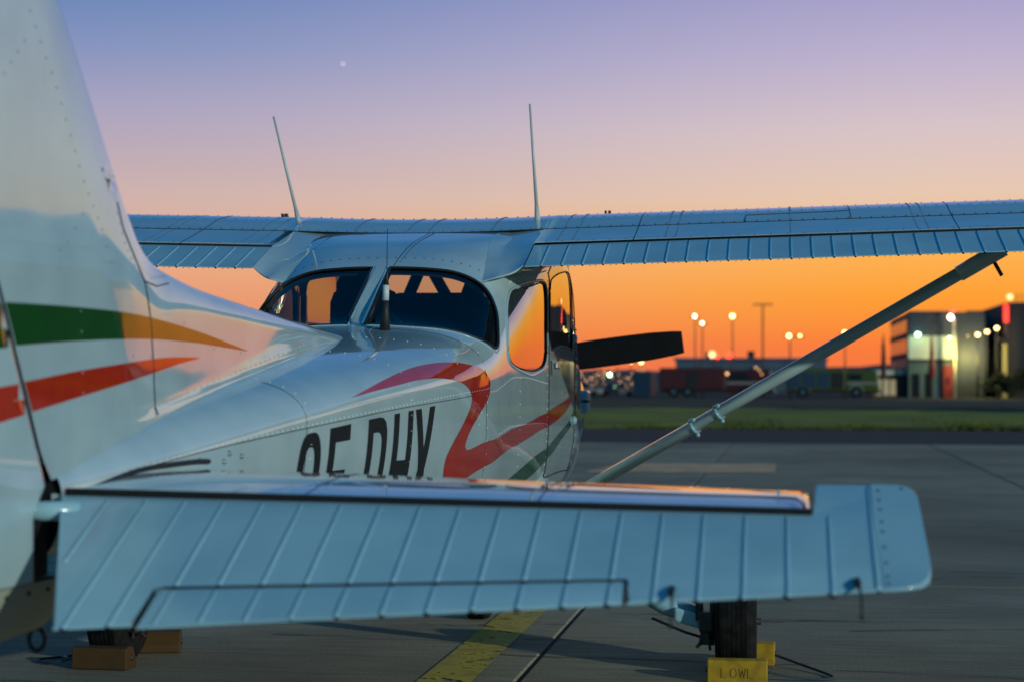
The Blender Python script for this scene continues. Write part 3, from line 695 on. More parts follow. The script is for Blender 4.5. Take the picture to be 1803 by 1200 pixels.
# ------------------------------------------------------------------ fin, dorsal fairing, rudder
seamz = [(7.0, 1.60), (6.894, 1.549), (6.867, 1.494), (6.800, 1.441), (6.730, 1.385), (6.700, 1.296), (6.680, 1.20), (6.662, 1.06)]
def seam_s(z): return float(np.interp(z, [q[1] for q in seamz][::-1], [q[0] for q in seamz][::-1]))
def finbuild(nm, side):
    vs_, fs = [], []; rows = 56
    if side == 'fin': S_ = [(a) for a in np.linspace(6.60, 8.33, 120)]
    else: S_ = list(np.linspace(4.46, 6.94, 150))
    pp = []
    for s in S_:
        zc = float(ZC(s)); zb = float(T_(min(s, 7.26)))-.03
        if s > 7.26: zb = max(zb, hinge_z(s))
        zb = min(zb, zc-.0005); col = []
        for q in range(rows+1):
            u_ = q/rows; t = 1-(1-u_)**2.0; col.append([s, zb+(zc-zb)*t])
        pp.append(col)
    inside = lambda s, z: (s > seam_s(z)) if side == 'fin' else (s < seam_s(z))
    if side == 'fin' : inside = lambda s, z: s > seam_s(z) or z > 1.6
    else: inside = lambda s, z: s < seam_s(z) and z < 1.6
    FCi = [[inside((pp[i][j][0]+pp[i+1][j][0]+pp[i][j+1][0]+pp[i+1][j+1][0])/4, (pp[i][j][1]+pp[i+1][j][1]+pp[i][j+1][1]+pp[i+1][j+1][1])/4) for j in range(rows)] for i in range(len(S_)-1)]
    for i in range(1, len(S_)-1):
        for j in range(rows+1):
            ks = {FCi[a][b] for a in (i-1, i) for b in (j-1, j) if 0 <= b < rows}
            if len(ks) > 1 and 1.0 < pp[i][j][1] < 1.6:
                z = pp[i][j][1]; ns_ = seam_s(z); zc = float(ZC(ns_)); pp[i][j] = [ns_+(.0015 if side == 'fin' else -.0015), min(z, zc)]
    for g in (1, -1):
        vid = {}
        def V(i, j):
            if (i, j) not in vid:
                s, z = pp[i][j]; vid[(i, j)] = len(vs_); vs_.append((g*fin(s, z), -s, z))
            return vid[(i, j)]
        for i in range(len(S_)-1):
            for j in range(rows):
                if FCi[i][j]:
                    f = (V(i, j), V(i+1, j), V(i+1, j+1), V(i, j+1)); fs.append(f if g == 1 else f[::-1])
    return mesh(nm, vs_, fs, 'white_paint', air, True)
fino = finbuild('fin', 'fin'); dors = finbuild('dorsal_fairing', 'dorsal')
bm = bmesh.new()
for g in (1, -1): tube(bm, [(g*(fin(s, z)-.0005), -s, z) for s, z in [(seam_s(z), z) for z in np.linspace(1.09, 1.545, 26)]], .0026, 5, cap=False)
frombm('fairing_gap', bm, 'gap', fino, True)
bm = bmesh.new(); tube(bm, [(fin(s, z)-.0004, -s, z) for s, z in [(6.728, 1.385), (6.63, 1.378), (6.52, 1.390)]], .0018, 5, cap=False); frombm('skin_lap', bm, 'gap', dors, True)
FR = []
def fn_n(s, z):
    e = .004; a = Vector((fin(s, z+e)-fin(s, z-e), 0, 2*e)); b = Vector((fin(s-e, z)-fin(s+e, z), 2*e, 0)); n = b.cross(a); return n if n.x > 0 else -n
def frow(P, d):
    out = []
    for (a, b), (c, e) in zip(P, P[1:]):
        L = math.hypot(c-a, e-b); n = max(1, int(L/d))
        for i in range(n): t = i/n; s, z = a+(c-a)*t, b+(e-b)*t; out.append(((fin(s, z), -s, z), fn_n(s, z)))
    return out
FR += frow([(7.55, 2.05), (7.398, 1.86), (7.263, 1.735), (7.116, 1.567), (7.011, 1.477), (6.93, 1.38)], .034)
FR += frow([(7.42, 1.80), (7.48, 1.75), (7.54, 1.70)], .03)+frow([(7.12, 1.50), (7.20, 1.44), (7.27, 1.40)], .035)
FR += frow([(6.90, 1.52), (6.86, 1.46), (6.78, 1.40)], .022)+frow([(6.66, 1.395), (6.50, 1.408)], .03)
FR += frow([(6.45, 1.30), (6.2, 1.245), (5.7, 1.23)], .2)+frow([(6.82, 1.22), (7.02, 1.14)], .09)+frow([(6.72, 1.36), (6.69, 1.15)], .07)
FR += [((x, -s, z), n) for (x, s, z, n) in []]
rivets('rivets', FR, 'rivet_dark', fino, .0026, .0014)
FR = frow([(7.13, 1.305), (7.10, 1.10)], .04)+frow([(6.64, 1.11), (6.2, 1.165), (5.2, 1.275)], .05)
rivets('rivets', FR, 'white_paint_matt', dors, .0034, .002)
FNP = lambda off: (lambda s, z: (fin(s, z)+off, -s, z))
def hs(z): return hinge_s(z)-.002
gU = [(7.490, 1.3085), (7.245, 1.3115), (6.942, 1.3115), (6.693, 1.3050), (6.318, 1.2820), (5.871, 1.2430)]; gL = [(6.33, 1.2560), (6.711, 1.2580), (7.101, 1.2470), (7.438, 1.2310)]
rU = [(7.396, 1.1640), (7.101, 1.1880), (6.723, 1.2120), (6.525, 1.2200), (6.312, 1.2210)]; rL_ = [(6.489, 1.2050), (6.729, 1.1780), (7.104, 1.1360), (7.356, 1.1075)]
def fill(Pa, Pb): return catmull(Pa, 5, False)+catmull(Pb, 5, False)
stripes_fin = (('green_stripe', fill(gU, gL), 'green_paint'), ('red_stripe', fill(rU, rL_), 'red_paint'))
for nm, P, mm in stripes_fin:
    patch(nm, P, FNP(.0012), mm, air, .025, .02)
    patch(nm, P[::-1], lambda s, z: (-fin(s, z)-.0012, -s, z), mm, air, .025, .02)
# rudder
def rte(z): return 7.66+(z-.75)*.52 if z > .75 else 7.66
def rle(z): return hinge_s(z)+.012 if z > .955 else (7.273+.07*min(1, (.955-z)/.03))
def rx(s, z):
    t = min(max((s-rle(z))/(rte(z)-rle(z)), 0), 1); return .004+.040*(1-t)**.9*(min(1, t/.03)**.5)
def ruddermesh(nm, z0, z1, m, f=rx, le=rle):
    vs_, fs = [], []; zs = list(np.linspace(z0, z1, 70)); n = 26
    for z in zs:
        for g in (1, -1):
            for q in range(n+1):
                t = (q/n)**1.5; s = le(z)+(rte(z)-le(z))*t; vs_.append((g*f(s, z), -s, z))
    k = 2*(n+1)
    for i in range(len(zs)-1):
        for g in (0, 1):
            for q in range(n):
                a = i*k+g*(n+1)+q; fs.append((a, a+1, a+k+1, a+k))
        fs.append((i*k, i*k+n+1, (i+1)*k+n+1, (i+1)*k)); fs.append((i*k+n, i*k+2*n+1, (i+1)*k+2*n+1, (i+1)*k+n))
    return mesh(nm, vs_, fs, m, air, True)
rud = ruddermesh('rudder', .785, 2.55, 'white_paint')
def rfx(s, z):
    t = min(max((s-7.20)/(.46), 0), 1); u_ = (z-.68)/.10; return max(.003, .052*(1-t)**.8*max(0, min(1, u_*1.0))**.42*(min(1, t/.05+.35)))
fb = ruddermesh('rudder_fairing', .682, .782, 'tail_fairing', rfx, lambda z: 7.195+.05*max(0, .72-z)/.04)
for s in (7.28, 7.36, 7.45): 
    bm = bmesh.new(); ball(bm, (rfx(s, .765)+.0, -s, .765), .005, 8, 6); frombm('screw', bm, 'gap', fb)
bm = bmesh.new(); pts = [(0, -7.225+.014*math.sin(a), .662+.022*math.cos(a)) for a in np.linspace(0, 2*math.pi, 18)]; tube(bm, [(p[0]+.010*math.sin(i), p[1], p[2]) if 0 else (.0+.016*math.sin(a_), -7.225, .660+.022*math.cos(a_)) for i, (p, a_) in enumerate(zip(pts, np.linspace(0, 2*math.pi, 18)))], .0045, 6, cap=False); frombm('tie_down_ring', bm, 'dark_metal', air, True)
for nm, P, mm in (('green_stripe', [(rle(1.3075)+.003, 1.3075), (7.75, 1.305), (7.93, 1.302), (7.88, 1.20), (7.70, 1.208), (rle(1.230)+.003, 1.230)], 'green_paint'),
                  ('red_stripe', [(rle(1.162)+.003, 1.162), (7.70, 1.140), (7.85, 1.125), (7.80, 1.04), (7.66, 1.070), (rle(1.106)+.003, 1.106)], 'red_paint')):
    for g in (1, -1): patch(nm, P[::g], lambda s, z, g=g: (g*(rx(s, z)+.0012), -s, z), mm, air, .03, .03)
RV = []
for a, b in (((7.36, 1.28), (7.30, 1.14)), ((7.47, 1.28), (7.44, 1.08))):
    for i in range(5): t = i/4; s, z = a[0]+(b[0]-a[0])*t, a[1]+(b[1]-a[1])*t; RV.append(((rx(s, z), -s, z), (1, 0, 0)))
rivets('rivets', RV, 'white_paint_matt', rud, .0035, .002)
# hinge gap closures and torque tube
bm = bmesh.new(); bm.faces.new([bm.verts.new(q) for q in [(-.02, -7.245, .94), (.028, -7.245, .94), (.028, -hinge_s(2.55)-.004, 2.55), (-.02, -hinge_s(2.55)-.004, 2.55)]]); frombm('hinge_spar', bm, 'gap', air)
tubeo('hinge_cover', 'gap', air, [(0, -7.27, .96), (0, -hinge_s(2.55)-.006, 2.55)], .012, 10)
tubeo('torque_tube', 'white_paint_matt', air, [(-.11, -7.285, .915), (.11, -7.285, .915)], .019, 16)
boxo('control_bracket', 'gap', air, -.03, .03, -7.33, -7.25, .79, .90)

# ------------------------------------------------------------------ tailplane and elevators
ST = pch([0, .01, .04, .12, .3, .5, .7, .85, 1], [-.034, -.016, .000, .016, .028, .0285, .0225, .0125, 0])
SB = pch([0, .02, .1, .4, 1], [-.034, -.050, -.064, -.070, -.050])
def sle(X): return 6.37+.20*X
def stz(X): return .9448-.0176*X
DE = math.atan(.42); cD, sD = math.cos(DE), math.sin(DE)
def cte(X): return .541-.160*X
for g in (1, -1):
    vs_, fs = [], []; XS = list(np.linspace(.03, 1.498, 50)); qs = [t**1.8 for t in np.linspace(0, 1, 36)]; prof = [(q, ST, 1) for q in qs]+[(q, SB, 0) for q in qs[::-1][:-1]]; n = len(prof)
    for X in XS:
        for q, f_, _ in prof: s = sle(X)+(7.232-sle(X))*q; vs_.append((g*X, -s, stz(X)+float(f_(q))*(1-.18*X/1.5)))
    for i in range(len(XS)-1):
        for j in range(n):
            fs.append((i*n+j, i*n+(j+1) % n, (i+1)*n+(j+1) % n, (i+1)*n+j))
    fs.append(tuple(range(n))); fs.append(tuple(range((len(XS)-1)*n, len(XS)*n)))
    stb = mesh('tailplane', vs_, fs, 'white_paint', air, True)
    for p in stb.data.polygons:
        if p.index % n == 35 or p.index >= (len(XS)-1)*n: p.use_smooth = False
    bm = bmesh.new()
    for X in (.52, .98):
        tube(bm, [(g*X, -(sle(X)+(7.232-sle(X))*q), stz(X)+float(ST(q))*(1-.18*X/1.5)-.0004) for q in np.linspace(.02, 1, 20)], .0018, 4, cap=False)
    frombm('skin_lap', bm, 'gap', stb, True)['kind'] = 'stuff'
    RT = []
    for X in (.50, .54, .96, 1.0, 1.44):
        for q in np.arange(.05, 1, .06): RT.append(((g*X, -(sle(X)+(7.232-sle(X))*q), stz(X)+float(ST(q))*(1-.18*X/1.5)), (0, 0, 1)))
    rivets('rivets', RT, 'white_paint_matt', stb, .0032, .0016)
    bm = bmesh.new(); box(bm, 0, 1, -.5, .5, -.5, .5)
    for q in bm.verts: 
        X = .06 if q.co.x < .5 else 1.50; q.co = Vector((g*X, -7.236+(.012 if q.co.y > 0 else 0)-0, stz(X)-.012+q.co.z*.05))
    frombm('hinge_spar', bm, 'gap', stb)
    def ep(X, c, off=0, g=g): return Vector((g*X, -(7.2405+c*cD)+off*sD*-1, stz(X)+.001-c*sD+off*cD))
    tab = g == 1
    if tab:
        P = [(.052, .012), (.054, .0), (1.499, .0), (1.508, .0), (1.508, -.135), (1.665, -.140), (1.685, -.134), (1.695, -.118), (1.699, -.09), (1.7035, .15), (1.704, .19), (1.699, .226), (1.684, .252), (1.660, .266), (1.625, .274), (1.180, cte(1.18)), (1.180, .268), (.362, .350), (.345, .362), (.345, cte(.345)), (.212, cte(.212)), (.066, .04)]
    else:
        P = [(.054, .0), (1.508, .0), (1.508, -.135), (1.675, -.140), (1.695, -.118), (1.7035, .15), (1.699, .226), (1.66, .266), (1.625, .274), (.212, cte(.212)), (.066, .04)]
    def wedge(nm, P, m, lift=0, tilt=0):
        bm = bmesh.new(); n = len(P)
        th = lambda X, c: .052*max(0, 1-max(c, -.05)/cte(X))**1.0*(1 if c > -.05 else .45)+.004
        tp = [bm.verts.new(ep(X, c, lift+tilt*c)) for X, c in P]; bt = [bm.verts.new(ep(X, c, lift+tilt*c-th(X, c))) for X, c in P]
        bm.faces.new(tp); bm.faces.new(bt[::-1])
        for i in range(n): bm.faces.new((tp[i], bt[i], bt[(i+1) % n], tp[(i+1) % n]))
        eds = [e for e in bm.edges if (e.verts[0] in tp and e.verts[1] in tp)]
        bmesh.ops.bevel(bm, geom=eds, offset=.005, segments=3, affect='EDGES', profile=.5)
        o = frombm(nm, bm, m, air, True); 
        try: o.data.set_sharp_from_angle(angle=R(40))
        except Exception: pass
        return o
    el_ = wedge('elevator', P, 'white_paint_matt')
    tb = None
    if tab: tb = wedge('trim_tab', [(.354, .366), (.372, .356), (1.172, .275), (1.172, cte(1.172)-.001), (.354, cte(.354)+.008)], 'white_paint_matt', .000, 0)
    if tab: tubeo('hinge_gap', 'gap', tb, [ep(.350, cte(.35)-.004, .0002), ep(.350, .366, .0004), ep(.366, .3545, .0004), ep(1.174, .2715, .0004), ep(1.177, .278, .0004), ep(1.177, cte(1.177)-.004, .0002)], .0018, 6)
    holes = []
    def bead(par_, X, c0, c1):
        pts = [ep(X, c0, -.001), ep(X, c0+.012, -.0008), ep(X, (c0+c1)/2, -.0008), ep(X, c1-.01, -.0008), ep(X, c1+.003, -.001)]; o0 = pts[0].copy()
        bm = bmesh.new(); tube(bm, [p-o0 for p in pts], [.0010, .0034, .0040, .0042, .0040], 12); b_ = frombm('stiffening_bead', bm, 'white_paint_matt', par_, True); b_.location = o0
        return b_
    for i in range(0, 21):
        X = .0774+.0765*i
        if X < .1 or X > 1.69: continue
        c0 = .006 if X < 1.50 else (-.004 if i == 19 else -.125)
        if i == 20: c0 = -.13
        ce = cte(X)
        if i == 0: continue
        if i == 1: ce = .27
        ce = min(ce, .273 if X > 1.6 else ce)
        if tab and .37 < X < 1.17:
            cs = np.interp(X, [.362, 1.18], [.350, .268]); bead(el_, X, c0, cs-.004); bead(tb, X, cs+.010, ce); holes.append(ep(X, cs+.002, -.002)); holes.append(ep(X, ce+.002, -.004))
        else: bead(el_, X, c0, ce); (holes.append(ep(X, ce+.002, -.004)) if i > 1 else None)
    bm = bmesh.new()
    for h_ in holes: ball(bm, h_, .0065, 6, 4, (1.0, .5, .6))
    hh = frombm('bead_opening', bm, 'gap', el_, True); hh['kind'] = 'stuff'
    # tip plate: a lapped sheet with rivets
    bm = bmesh.new(); P2 = [(1.612, -.137), (1.664, -.137), (1.683, -.131), (1.692, -.116), (1.696, -.09), (1.7005, .15), (1.701, .19), (1.696, .224), (1.682, .249), (1.658, .262), (1.618, .270)]
    f_ = bm.faces.new([bm.verts.new(ep(X, c, .0014)) for X, c in P2]); frombm('tip_plate', bm, 'white_paint_matt', el_)
    tubeo('plate_edge', 'white_paint_matt', el_, [ep(1.612, c, .0006) for c in (-.135, .27)], .0026, 8)
    rivets('rivets', [(ep(1.626, c, .0014), (0, -sD, cD)) for c in (-.11, -.07, -.03, .02, .06, .12, .18, .23, .255)]+[(ep(1.67, -.12, .0014), (0, -sD, cD))], 'dark_metal', el_, .0042, .0012)
    for X in (1.573, 1.255):
        p = ep(X, cte(X)-.03, .001); q = p+Vector((0, -.115, -.03)); bm = bmesh.new(); tube(bm, [p+Vector((0, .012, .004)), p+Vector((0, -.02, .001)), p+Vector((.002, -.035, -.004))], [.007, .006, .003], 8); tube(bm, [p+Vector((.002, -.03, -.003)), p+Vector((.004, -.07, -.016)), p+Vector((.003, -.10, -.045))], .0022, 6); ball(bm, p+Vector((.003, -.102, -.047)), .0045, 6, 5); frombm('static_wick', bm, 'rubber', el_, True)
    # rubber seal where the tailplane enters the tail cone
    P = catmull([(7.225, .425), (7.10, .388), (6.96, .362), (6.86, .362), (6.74, .378), (6.62, .395), (6.555, .408)], 5, False)
    tubeo('tailplane_seal', 'rubber', air, [P3(min(a, 7.235), g*V2(a, b), .003) for a, b in P], .006, 8)

# ------------------------------------------------------------------ undercarriage
def lathe_x(bm, c, prof, seg=36):
    rings = []
    for x, r in prof: rings.append([bm.verts.new((c[0]+x, c[1]+r*math.cos(t), c[2]+r*math.sin(t))) for t in [2*math.pi*j/seg for j in range(seg)]])
    for i in range(len(rings)-1):
        for j in range(seg): bm.faces.new((rings[i][j], rings[i][(j+1) % seg], rings[i+1][(j+1) % seg], rings[i+1][j]))
def wheel(x, s, r, g):
    c = (x, -s, r-.012); w = .082 if r > .19 else .06
    bm = bmesh.new(); pr = [(-w*.55, r*.42), (-w*.85, r*.52), (-w, r*.70), (-w*.95, r*.86), (-w*.78, r*.955), (-w*.6, r*.982)]
    for k in range(-2, 3):
        pr += [(k*w*.23-w*.08, r*.985), (k*w*.23-.003, r), (k*w*.23+.001, r*.972), (k*w*.23+.004, r)]
    pr += [(w*.6, r*.982), (w*.78, r*.955), (w*.95, r*.86), (w, r*.70), (w*.85, r*.52), (w*.55, r*.42)]
    lathe_x(bm, c, pr, 48)
    for v in bm.verts: v.co.z = max(v.co.z, .001)
    t = frombm('tyre', bm, 'tyre', air, True)
    bm = bmesh.new(); lathe_x(bm, c, [(-.05, .0), (-.05, r*.40), (-.06, r*.44), (0, r*.44), (.06, r*.44), (.05, r*.40), (.04, .05), (.06, .04), (.062, 0)], 24); frombm('wheel_hub', bm, 'dark_metal', t, True)
    return c
for g in (1, -1):
    c = wheel(g*1.285, 2.95, .215, g)
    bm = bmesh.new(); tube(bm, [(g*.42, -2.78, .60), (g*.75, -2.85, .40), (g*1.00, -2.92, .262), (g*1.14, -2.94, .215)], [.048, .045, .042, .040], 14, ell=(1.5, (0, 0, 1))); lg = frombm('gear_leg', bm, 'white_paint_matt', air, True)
    bm = bmesh.new(); box(bm, min(g*1.04, g*1.145), max(g*1.04, g*1.145), -3.02, -2.86, .205, .262, bev=.01); 
    for q in bm.verts: q.co.z -= (abs(q.co.x)-1.04)*.28
    frombm('gear_fairing', bm, 'white_paint_matt', lg)
    tubeo('brake_line', 'rubber', lg, [(g*.95, -3.0, .215), (g*1.08, -3.02, .165), (g*1.17, -3.03, .14)], .006, 6)
    bm = bmesh.new(); lathe_x(bm, (g*1.19, -2.95, .203), [(-.008, .05), (-.008, .10), (.008, .10), (.008, .05)], 24); box(bm, g*1.17-.03, g*1.17+.03, -3.08, -3.00, .17, .25, bev=.01); box(bm, g*1.165-.02, g*1.165+.02, -3.07, -3.02, .12, .19, bev=.006)
    tube(bm, [(g*1.15, -3.06, .15), (g*1.145, -3.07, .125), (g*1.13, -3.07, .11)], .008, 6); tube(bm, [(g*1.18, -3.06, .14), (g*1.185, -3.07, .10)], .006, 6); box(bm, g*1.14-.015, g*1.14+.015, -3.03, -2.98, .21, .285, bev=.005); frombm('brake_caliper', bm, 'dark_metal', lg)
    tubeo('axle', 'rubber', lg, [(g*1.15, -2.95, .203), (g*1.385, -2.95, .203)], .014, 10)
c = wheel(0, 1.32, .185, 1)
bm = bmesh.new(); tube(bm, [(0, -1.28, .75), (0, -1.30, .42)], .03, 12); box(bm, -.09, .09, -1.34, -1.28, .38, .42, bev=.01); box(bm, -.09, -.07, -1.34, -1.30, .15, .4, bev=.004); box(bm, .07, .09, -1.34, -1.30, .15, .4, bev=.004); frombm('nose_gear_fork', bm, 'white_paint_matt', air)
# ------------------------------------------------------------------ ground
def gz(Y):                                   # the field falls away gently beyond the taxiway
    t = min(max((Y-70)/(170-70), 0), 1); return -.57*t*t*(3-2*t)
mat('concrete', (.37, .31, .20), .9, noise=(1.3, (.27, .225, .145), .2, 8), bump=(45, .25, .003, 8))
n = M['concrete'].node_tree; p = n.nodes['Principled BSDF']
oi = n.nodes.new('ShaderNodeObjectInfo'); hs_ = n.nodes.new('ShaderNodeHueSaturation'); mr = n.nodes.new('ShaderNodeMapRange'); mr.inputs['To Min'].default_value = .85; mr.inputs['To Max'].default_value = 1.15
n.links.new(oi.outputs['Random'], mr.inputs['Value']); n.links.new(mr.outputs[0], hs_.inputs['Value'])
src = p.inputs['Base Color'].links[0].from_socket
t3 = n.nodes.new('ShaderNodeTexNoise'); t3.inputs['Scale'].default_value = 95; t3.inputs['Detail'].default_value = 5
m3 = n.nodes.new('ShaderNodeMapRange'); m3.inputs['From Min'].default_value = .35; m3.inputs['From Max'].default_value = .65; m3.inputs['To Min'].default_value = .72; m3.inputs['To Max'].default_value = 1.25
# brush streaks and dark stains
g_ = n.nodes.new('ShaderNodeNewGeometry'); mp = n.nodes.new('ShaderNodeMapping'); mp.inputs['Scale'].default_value = (.9, 9, 1); n.links.new(g_.outputs['Position'], mp.inputs[0])
t1 = n.nodes.new('ShaderNodeTexNoise'); t1.inputs['Scale'].default_value = 2.2; t1.inputs['Detail'].default_value = 8; n.links.new(mp.outputs[0], t1.inputs['Vector'])
m1 = n.nodes.new('ShaderNodeMapRange'); m1.inputs['From Min'].default_value = .35; m1.inputs['From Max'].default_value = .65; m1.inputs['To Min'].default_value = .80; m1.inputs['To Max'].default_value = 1.12; n.links.new(t1.outputs['Fac'], m1.inputs['Value'])
t2 = n.nodes.new('ShaderNodeTexNoise'); t2.inputs['Scale'].default_value = .35; t2.inputs['Detail'].default_value = 6; n.links.new(g_.outputs['Position'], t2.inputs['Vector'])
m2 = n.nodes.new('ShaderNodeMapRange'); m2.inputs['From Min'].default_value = .38; m2.inputs['From Max'].default_value = .62; m2.inputs['To Min'].default_value = .72; m2.inputs['To Max'].default_value = 1.1; n.links.new(t2.outputs['Fac'], m2.inputs['Value'])
mm = n.nodes.new('ShaderNodeMath'); mm.operation = 'MULTIPLY'; n.links.new(m1.outputs[0], mm.inputs[0]); n.links.new(m2.outputs[0], mm.inputs[1])
n.links.new(g_.outputs['Position'], t3.inputs['Vector']); n.links.new(t3.outputs['Fac'], m3.inputs['Value']); mm3 = n.nodes.new('ShaderNodeMath'); mm3.operation = 'MULTIPLY'; n.links.new(mm.outputs[0], mm3.inputs[0]); n.links.new(m3.outputs[0], mm3.inputs[1])
mx = n.nodes.new('ShaderNodeVectorMath'); mx.operation = 'SCALE'; n.links.new(src, mx.inputs[0]); n.links.new(mm3.outputs[0], mx.inputs['Scale'])
n.links.new(mx.outputs[0], hs_.inputs['Color']); n.links.new(hs_.outputs[0], p.inputs['Base Color'])
mat('joint', (.018, .018, .018), .9, bump=(60, .5, .004, 3)); mat('asphalt', (.022, .021, .022), .95, noise=(3, (.015, .015, .016), .2, 6), bump=(60, .4, .006, 6))
mat('soil', (.035, .032, .022), .95, noise=(.2, (.02, .02, .014), .2, 6))
mat('yellow_line', (.80, .58, .03), .7, noise=(7, (.45, .33, .05), .14, 9), bump=(60, .3, .002, 6))
mat('beige_mark', (1.0, .56, .27), .8, noise=(2.2, (.6, .34, .16), .16, 9))
def worn(name, amount, sc):                   # paint worn through to the concrete
    m = M[name]; n = m.node_tree; p = n.nodes['Principled BSDF']; t = n.nodes.new('ShaderNodeTexNoise'); t.inputs['Scale'].default_value = sc; t.inputs['Detail'].default_value = 10; t.inputs['Roughness'].default_value = .7
    g = n.nodes.new('ShaderNodeNewGeometry'); n.links.new(g.outputs['Position'], t.inputs['Vector']); r = n.nodes.new('ShaderNodeMapRange'); r.inputs['From Min'].default_value = amount-.02; r.inputs['From Max'].default_value = amount+.02
    n.links.new(t.outputs['Fac'], r.inputs['Value']); n.links.new(r.outputs[0], p.inputs['Alpha'])
worn('yellow_line', .43, 7); worn('beige_mark', .33, 2.4)
def sheet(name, x0, x1, ys, m, off=0, wob=0, nx=2, parent=None):
    vs_, fs = [], []; xs = np.linspace(x0, x1, nx)
    for y in ys:
        for x in xs: vs_.append((x, y, gz(y)+off+(random.uniform(-wob, wob) if wob else 0)))
    for i in range(len(ys)-1):
        for j in range(nx-1): fs.append((i*nx+j, i*nx+j+1, (i+1)*nx+j+1, (i+1)*nx+j))
    o = mesh(name, vs_, fs, m, parent, True); return o
o = sheet('ground', -3500, 3500, [-400, -30, 26, 70, 90, 110, 130, 150, 170, 300, 600, 1200, 4000], 'soil', -.03); o['kind'] = 'structure'
apron = bpy.data.objects.new('apron', None); COL.objects.link(apron); apron['kind'] = 'structure'
o = sheet('joint_filler', -32, 34, [-30, 26.2], 'joint', -.009, parent=apron)
RO = .0085; PX, PY = 3.60, 4.86
slab_me = {}
def slab_mesh(key, x0, x1, y0, y1):
    bm = bmesh.new(); box(bm, x0, x1, y0, y1, -.03, 0)
    bmesh.ops.bevel(bm, geom=[e for e in bm.edges if e.verts[0].co.z > -.001 and e.verts[1].co.z > -.001], offset=.008, segments=1, affect='EDGES')
    me = bpy.data.meshes.new('slab'); bm.to_mesh(me); bm.free(); me.materials.append(M['concrete']); return me
sm = slab_mesh('a', .010, PX-.010, .010, PY-.010); edge_len = 26.1-(.54+5*PY)
for i in range(-8, 9):
    for j in range(-5, 6):
        y0 = .54+j*PY
        if y0+PY > 26.5: me = None; y1 = 26.1-y0
        else: y1 = PY
        if y1 < .3: continue
        m_ = sm if y1 == PY else slab_me.setdefault('e', slab_mesh('e', .010, PX-.010, .010, y1))
        o = bpy.data.objects.new('slab', m_); COL.objects.link(o); o.parent = apron
        x0 = .472+i*PX; c, s_ = math.cos(RO), math.sin(RO); o.location = (x0+RO*y0, y0, random.uniform(-.002, .001)); o.rotation_euler = (0, 0, -RO)
yl = mesh('painted_line', [(.09+RO*-26, -29, .004), (.30+RO*-26, -29, .004), (.30+.005, .6, .004), (.09+.005, .6, .004)], [(0, 1, 2, 3)], 'yellow_line', apron)
mesh('painted_patch', [(-.95, 14.0, .005), (-.62, 16.8, .005), (1.50, 17.0, .005), (1.47, 14.2, .005)], [(0, 1, 2, 3)], 'beige_mark', apron)
bm = bmesh.new()                              # tar seam repairs and cracks on the slabs
for k in range(70):
    x, y = random.uniform(-2, 5), random.uniform(-6, 22) if k % 2 else random.uniform(-3.6, 2); pts = []; L = random.uniform(.2, 1.6); a = random.uniform(-.25, .25)
    for q in range(9): pts.append((x+q*L/8*math.cos(a)+random.uniform(-.02, .02), y+q*L/8*math.sin(a)+random.uniform(-.03, .03)))
    for (a0, b0), (a1, b1) in zip(pts, pts[1:]):
        w = random.uniform(.002, .008); bm.faces.new([bm.verts.new(q) for q in ((a0, b0-w, .003), (a1, b1-w, .003), (a1, b1+w, .003), (a0, b0+w, .003))])
bmesh.ops.remove_doubles(bm, verts=bm.verts, dist=1e-4)
o = frombm('crack', bm, 'joint', apron); o['kind'] = 'stuff'
o = sheet('taxiway', -260, 260, [26.1, 31, 36.6], 'asphalt', .004); o['kind'] = 'structure'
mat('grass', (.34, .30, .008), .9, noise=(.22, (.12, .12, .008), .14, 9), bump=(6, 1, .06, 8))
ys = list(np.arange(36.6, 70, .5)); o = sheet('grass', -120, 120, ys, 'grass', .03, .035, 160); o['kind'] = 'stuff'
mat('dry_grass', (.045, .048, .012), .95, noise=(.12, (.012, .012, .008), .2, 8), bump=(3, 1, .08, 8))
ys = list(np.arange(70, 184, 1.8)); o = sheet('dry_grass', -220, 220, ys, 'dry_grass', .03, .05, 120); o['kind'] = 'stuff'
# grass tufts along the near edge of the strip
bm = bmesh.new()
for k in range(9000):
    x = random.uniform(-9, 14); y = 36.3+random.expovariate(.35)
    if y > 60: continue
    h_ = random.uniform(.03, .09)*(1+.6*math.sin(x*1.7)*math.sin(x*.63+1)); a = random.uniform(0, math.pi); dx, dy = math.cos(a)*.035, math.sin(a)*.035; lx = random.uniform(-.05, .05)
    bm.faces.new([bm.verts.new(q) for q in ((x-dx, y-dy, .0), (x+dx, y+dy, .0), (x+lx, y, h_))])
mat('tuft', (.09, .10, .008), .95)
o = frombm('grass_tufts', bm, 'tuft', recalc=False); o['kind'] = 'stuff'
o = sheet('path', 15, 60, [84, 88], 'beige_mark', .09); o['kind'] = 'structure'; o.data.materials[0] = mat('path', (.10, .10, .10), .9, noise=(.5, (.07, .07, .07), .2, 5))
o = sheet('service_road', -220, 220, [184, 189, 225], 'asphalt', .05); o['kind'] = 'structure'
# low hills on the horizon
mat('hill', (.016, .024, .045), 1.0, noise=(.004, (.022, .030, .05), .2, 5))
vs_, fs = [], []; n_ = 240
def ridge(x): return 15+5*math.sin(x*.0021+1)+3*math.sin(x*.0083)+1.6*math.sin(x*.031+2)+.8*math.sin(x*.09)
for i in range(n_+1):
    x = -3000+6000*i/n_; vs_ += [(x, 2300, -2), (x, 2600, ridge(x)*.55), (x, 2800, ridge(x)*1.0), (x, 3300, ridge(x)*.9)]
for i in range(n_):
    for j in range(3): fs.append((i*4+j, i*4+j+1, (i+1)*4+j+1, (i+1)*4+j))
o = mesh('hills', vs_, fs, 'hill', None, True); o['kind'] = 'structure'

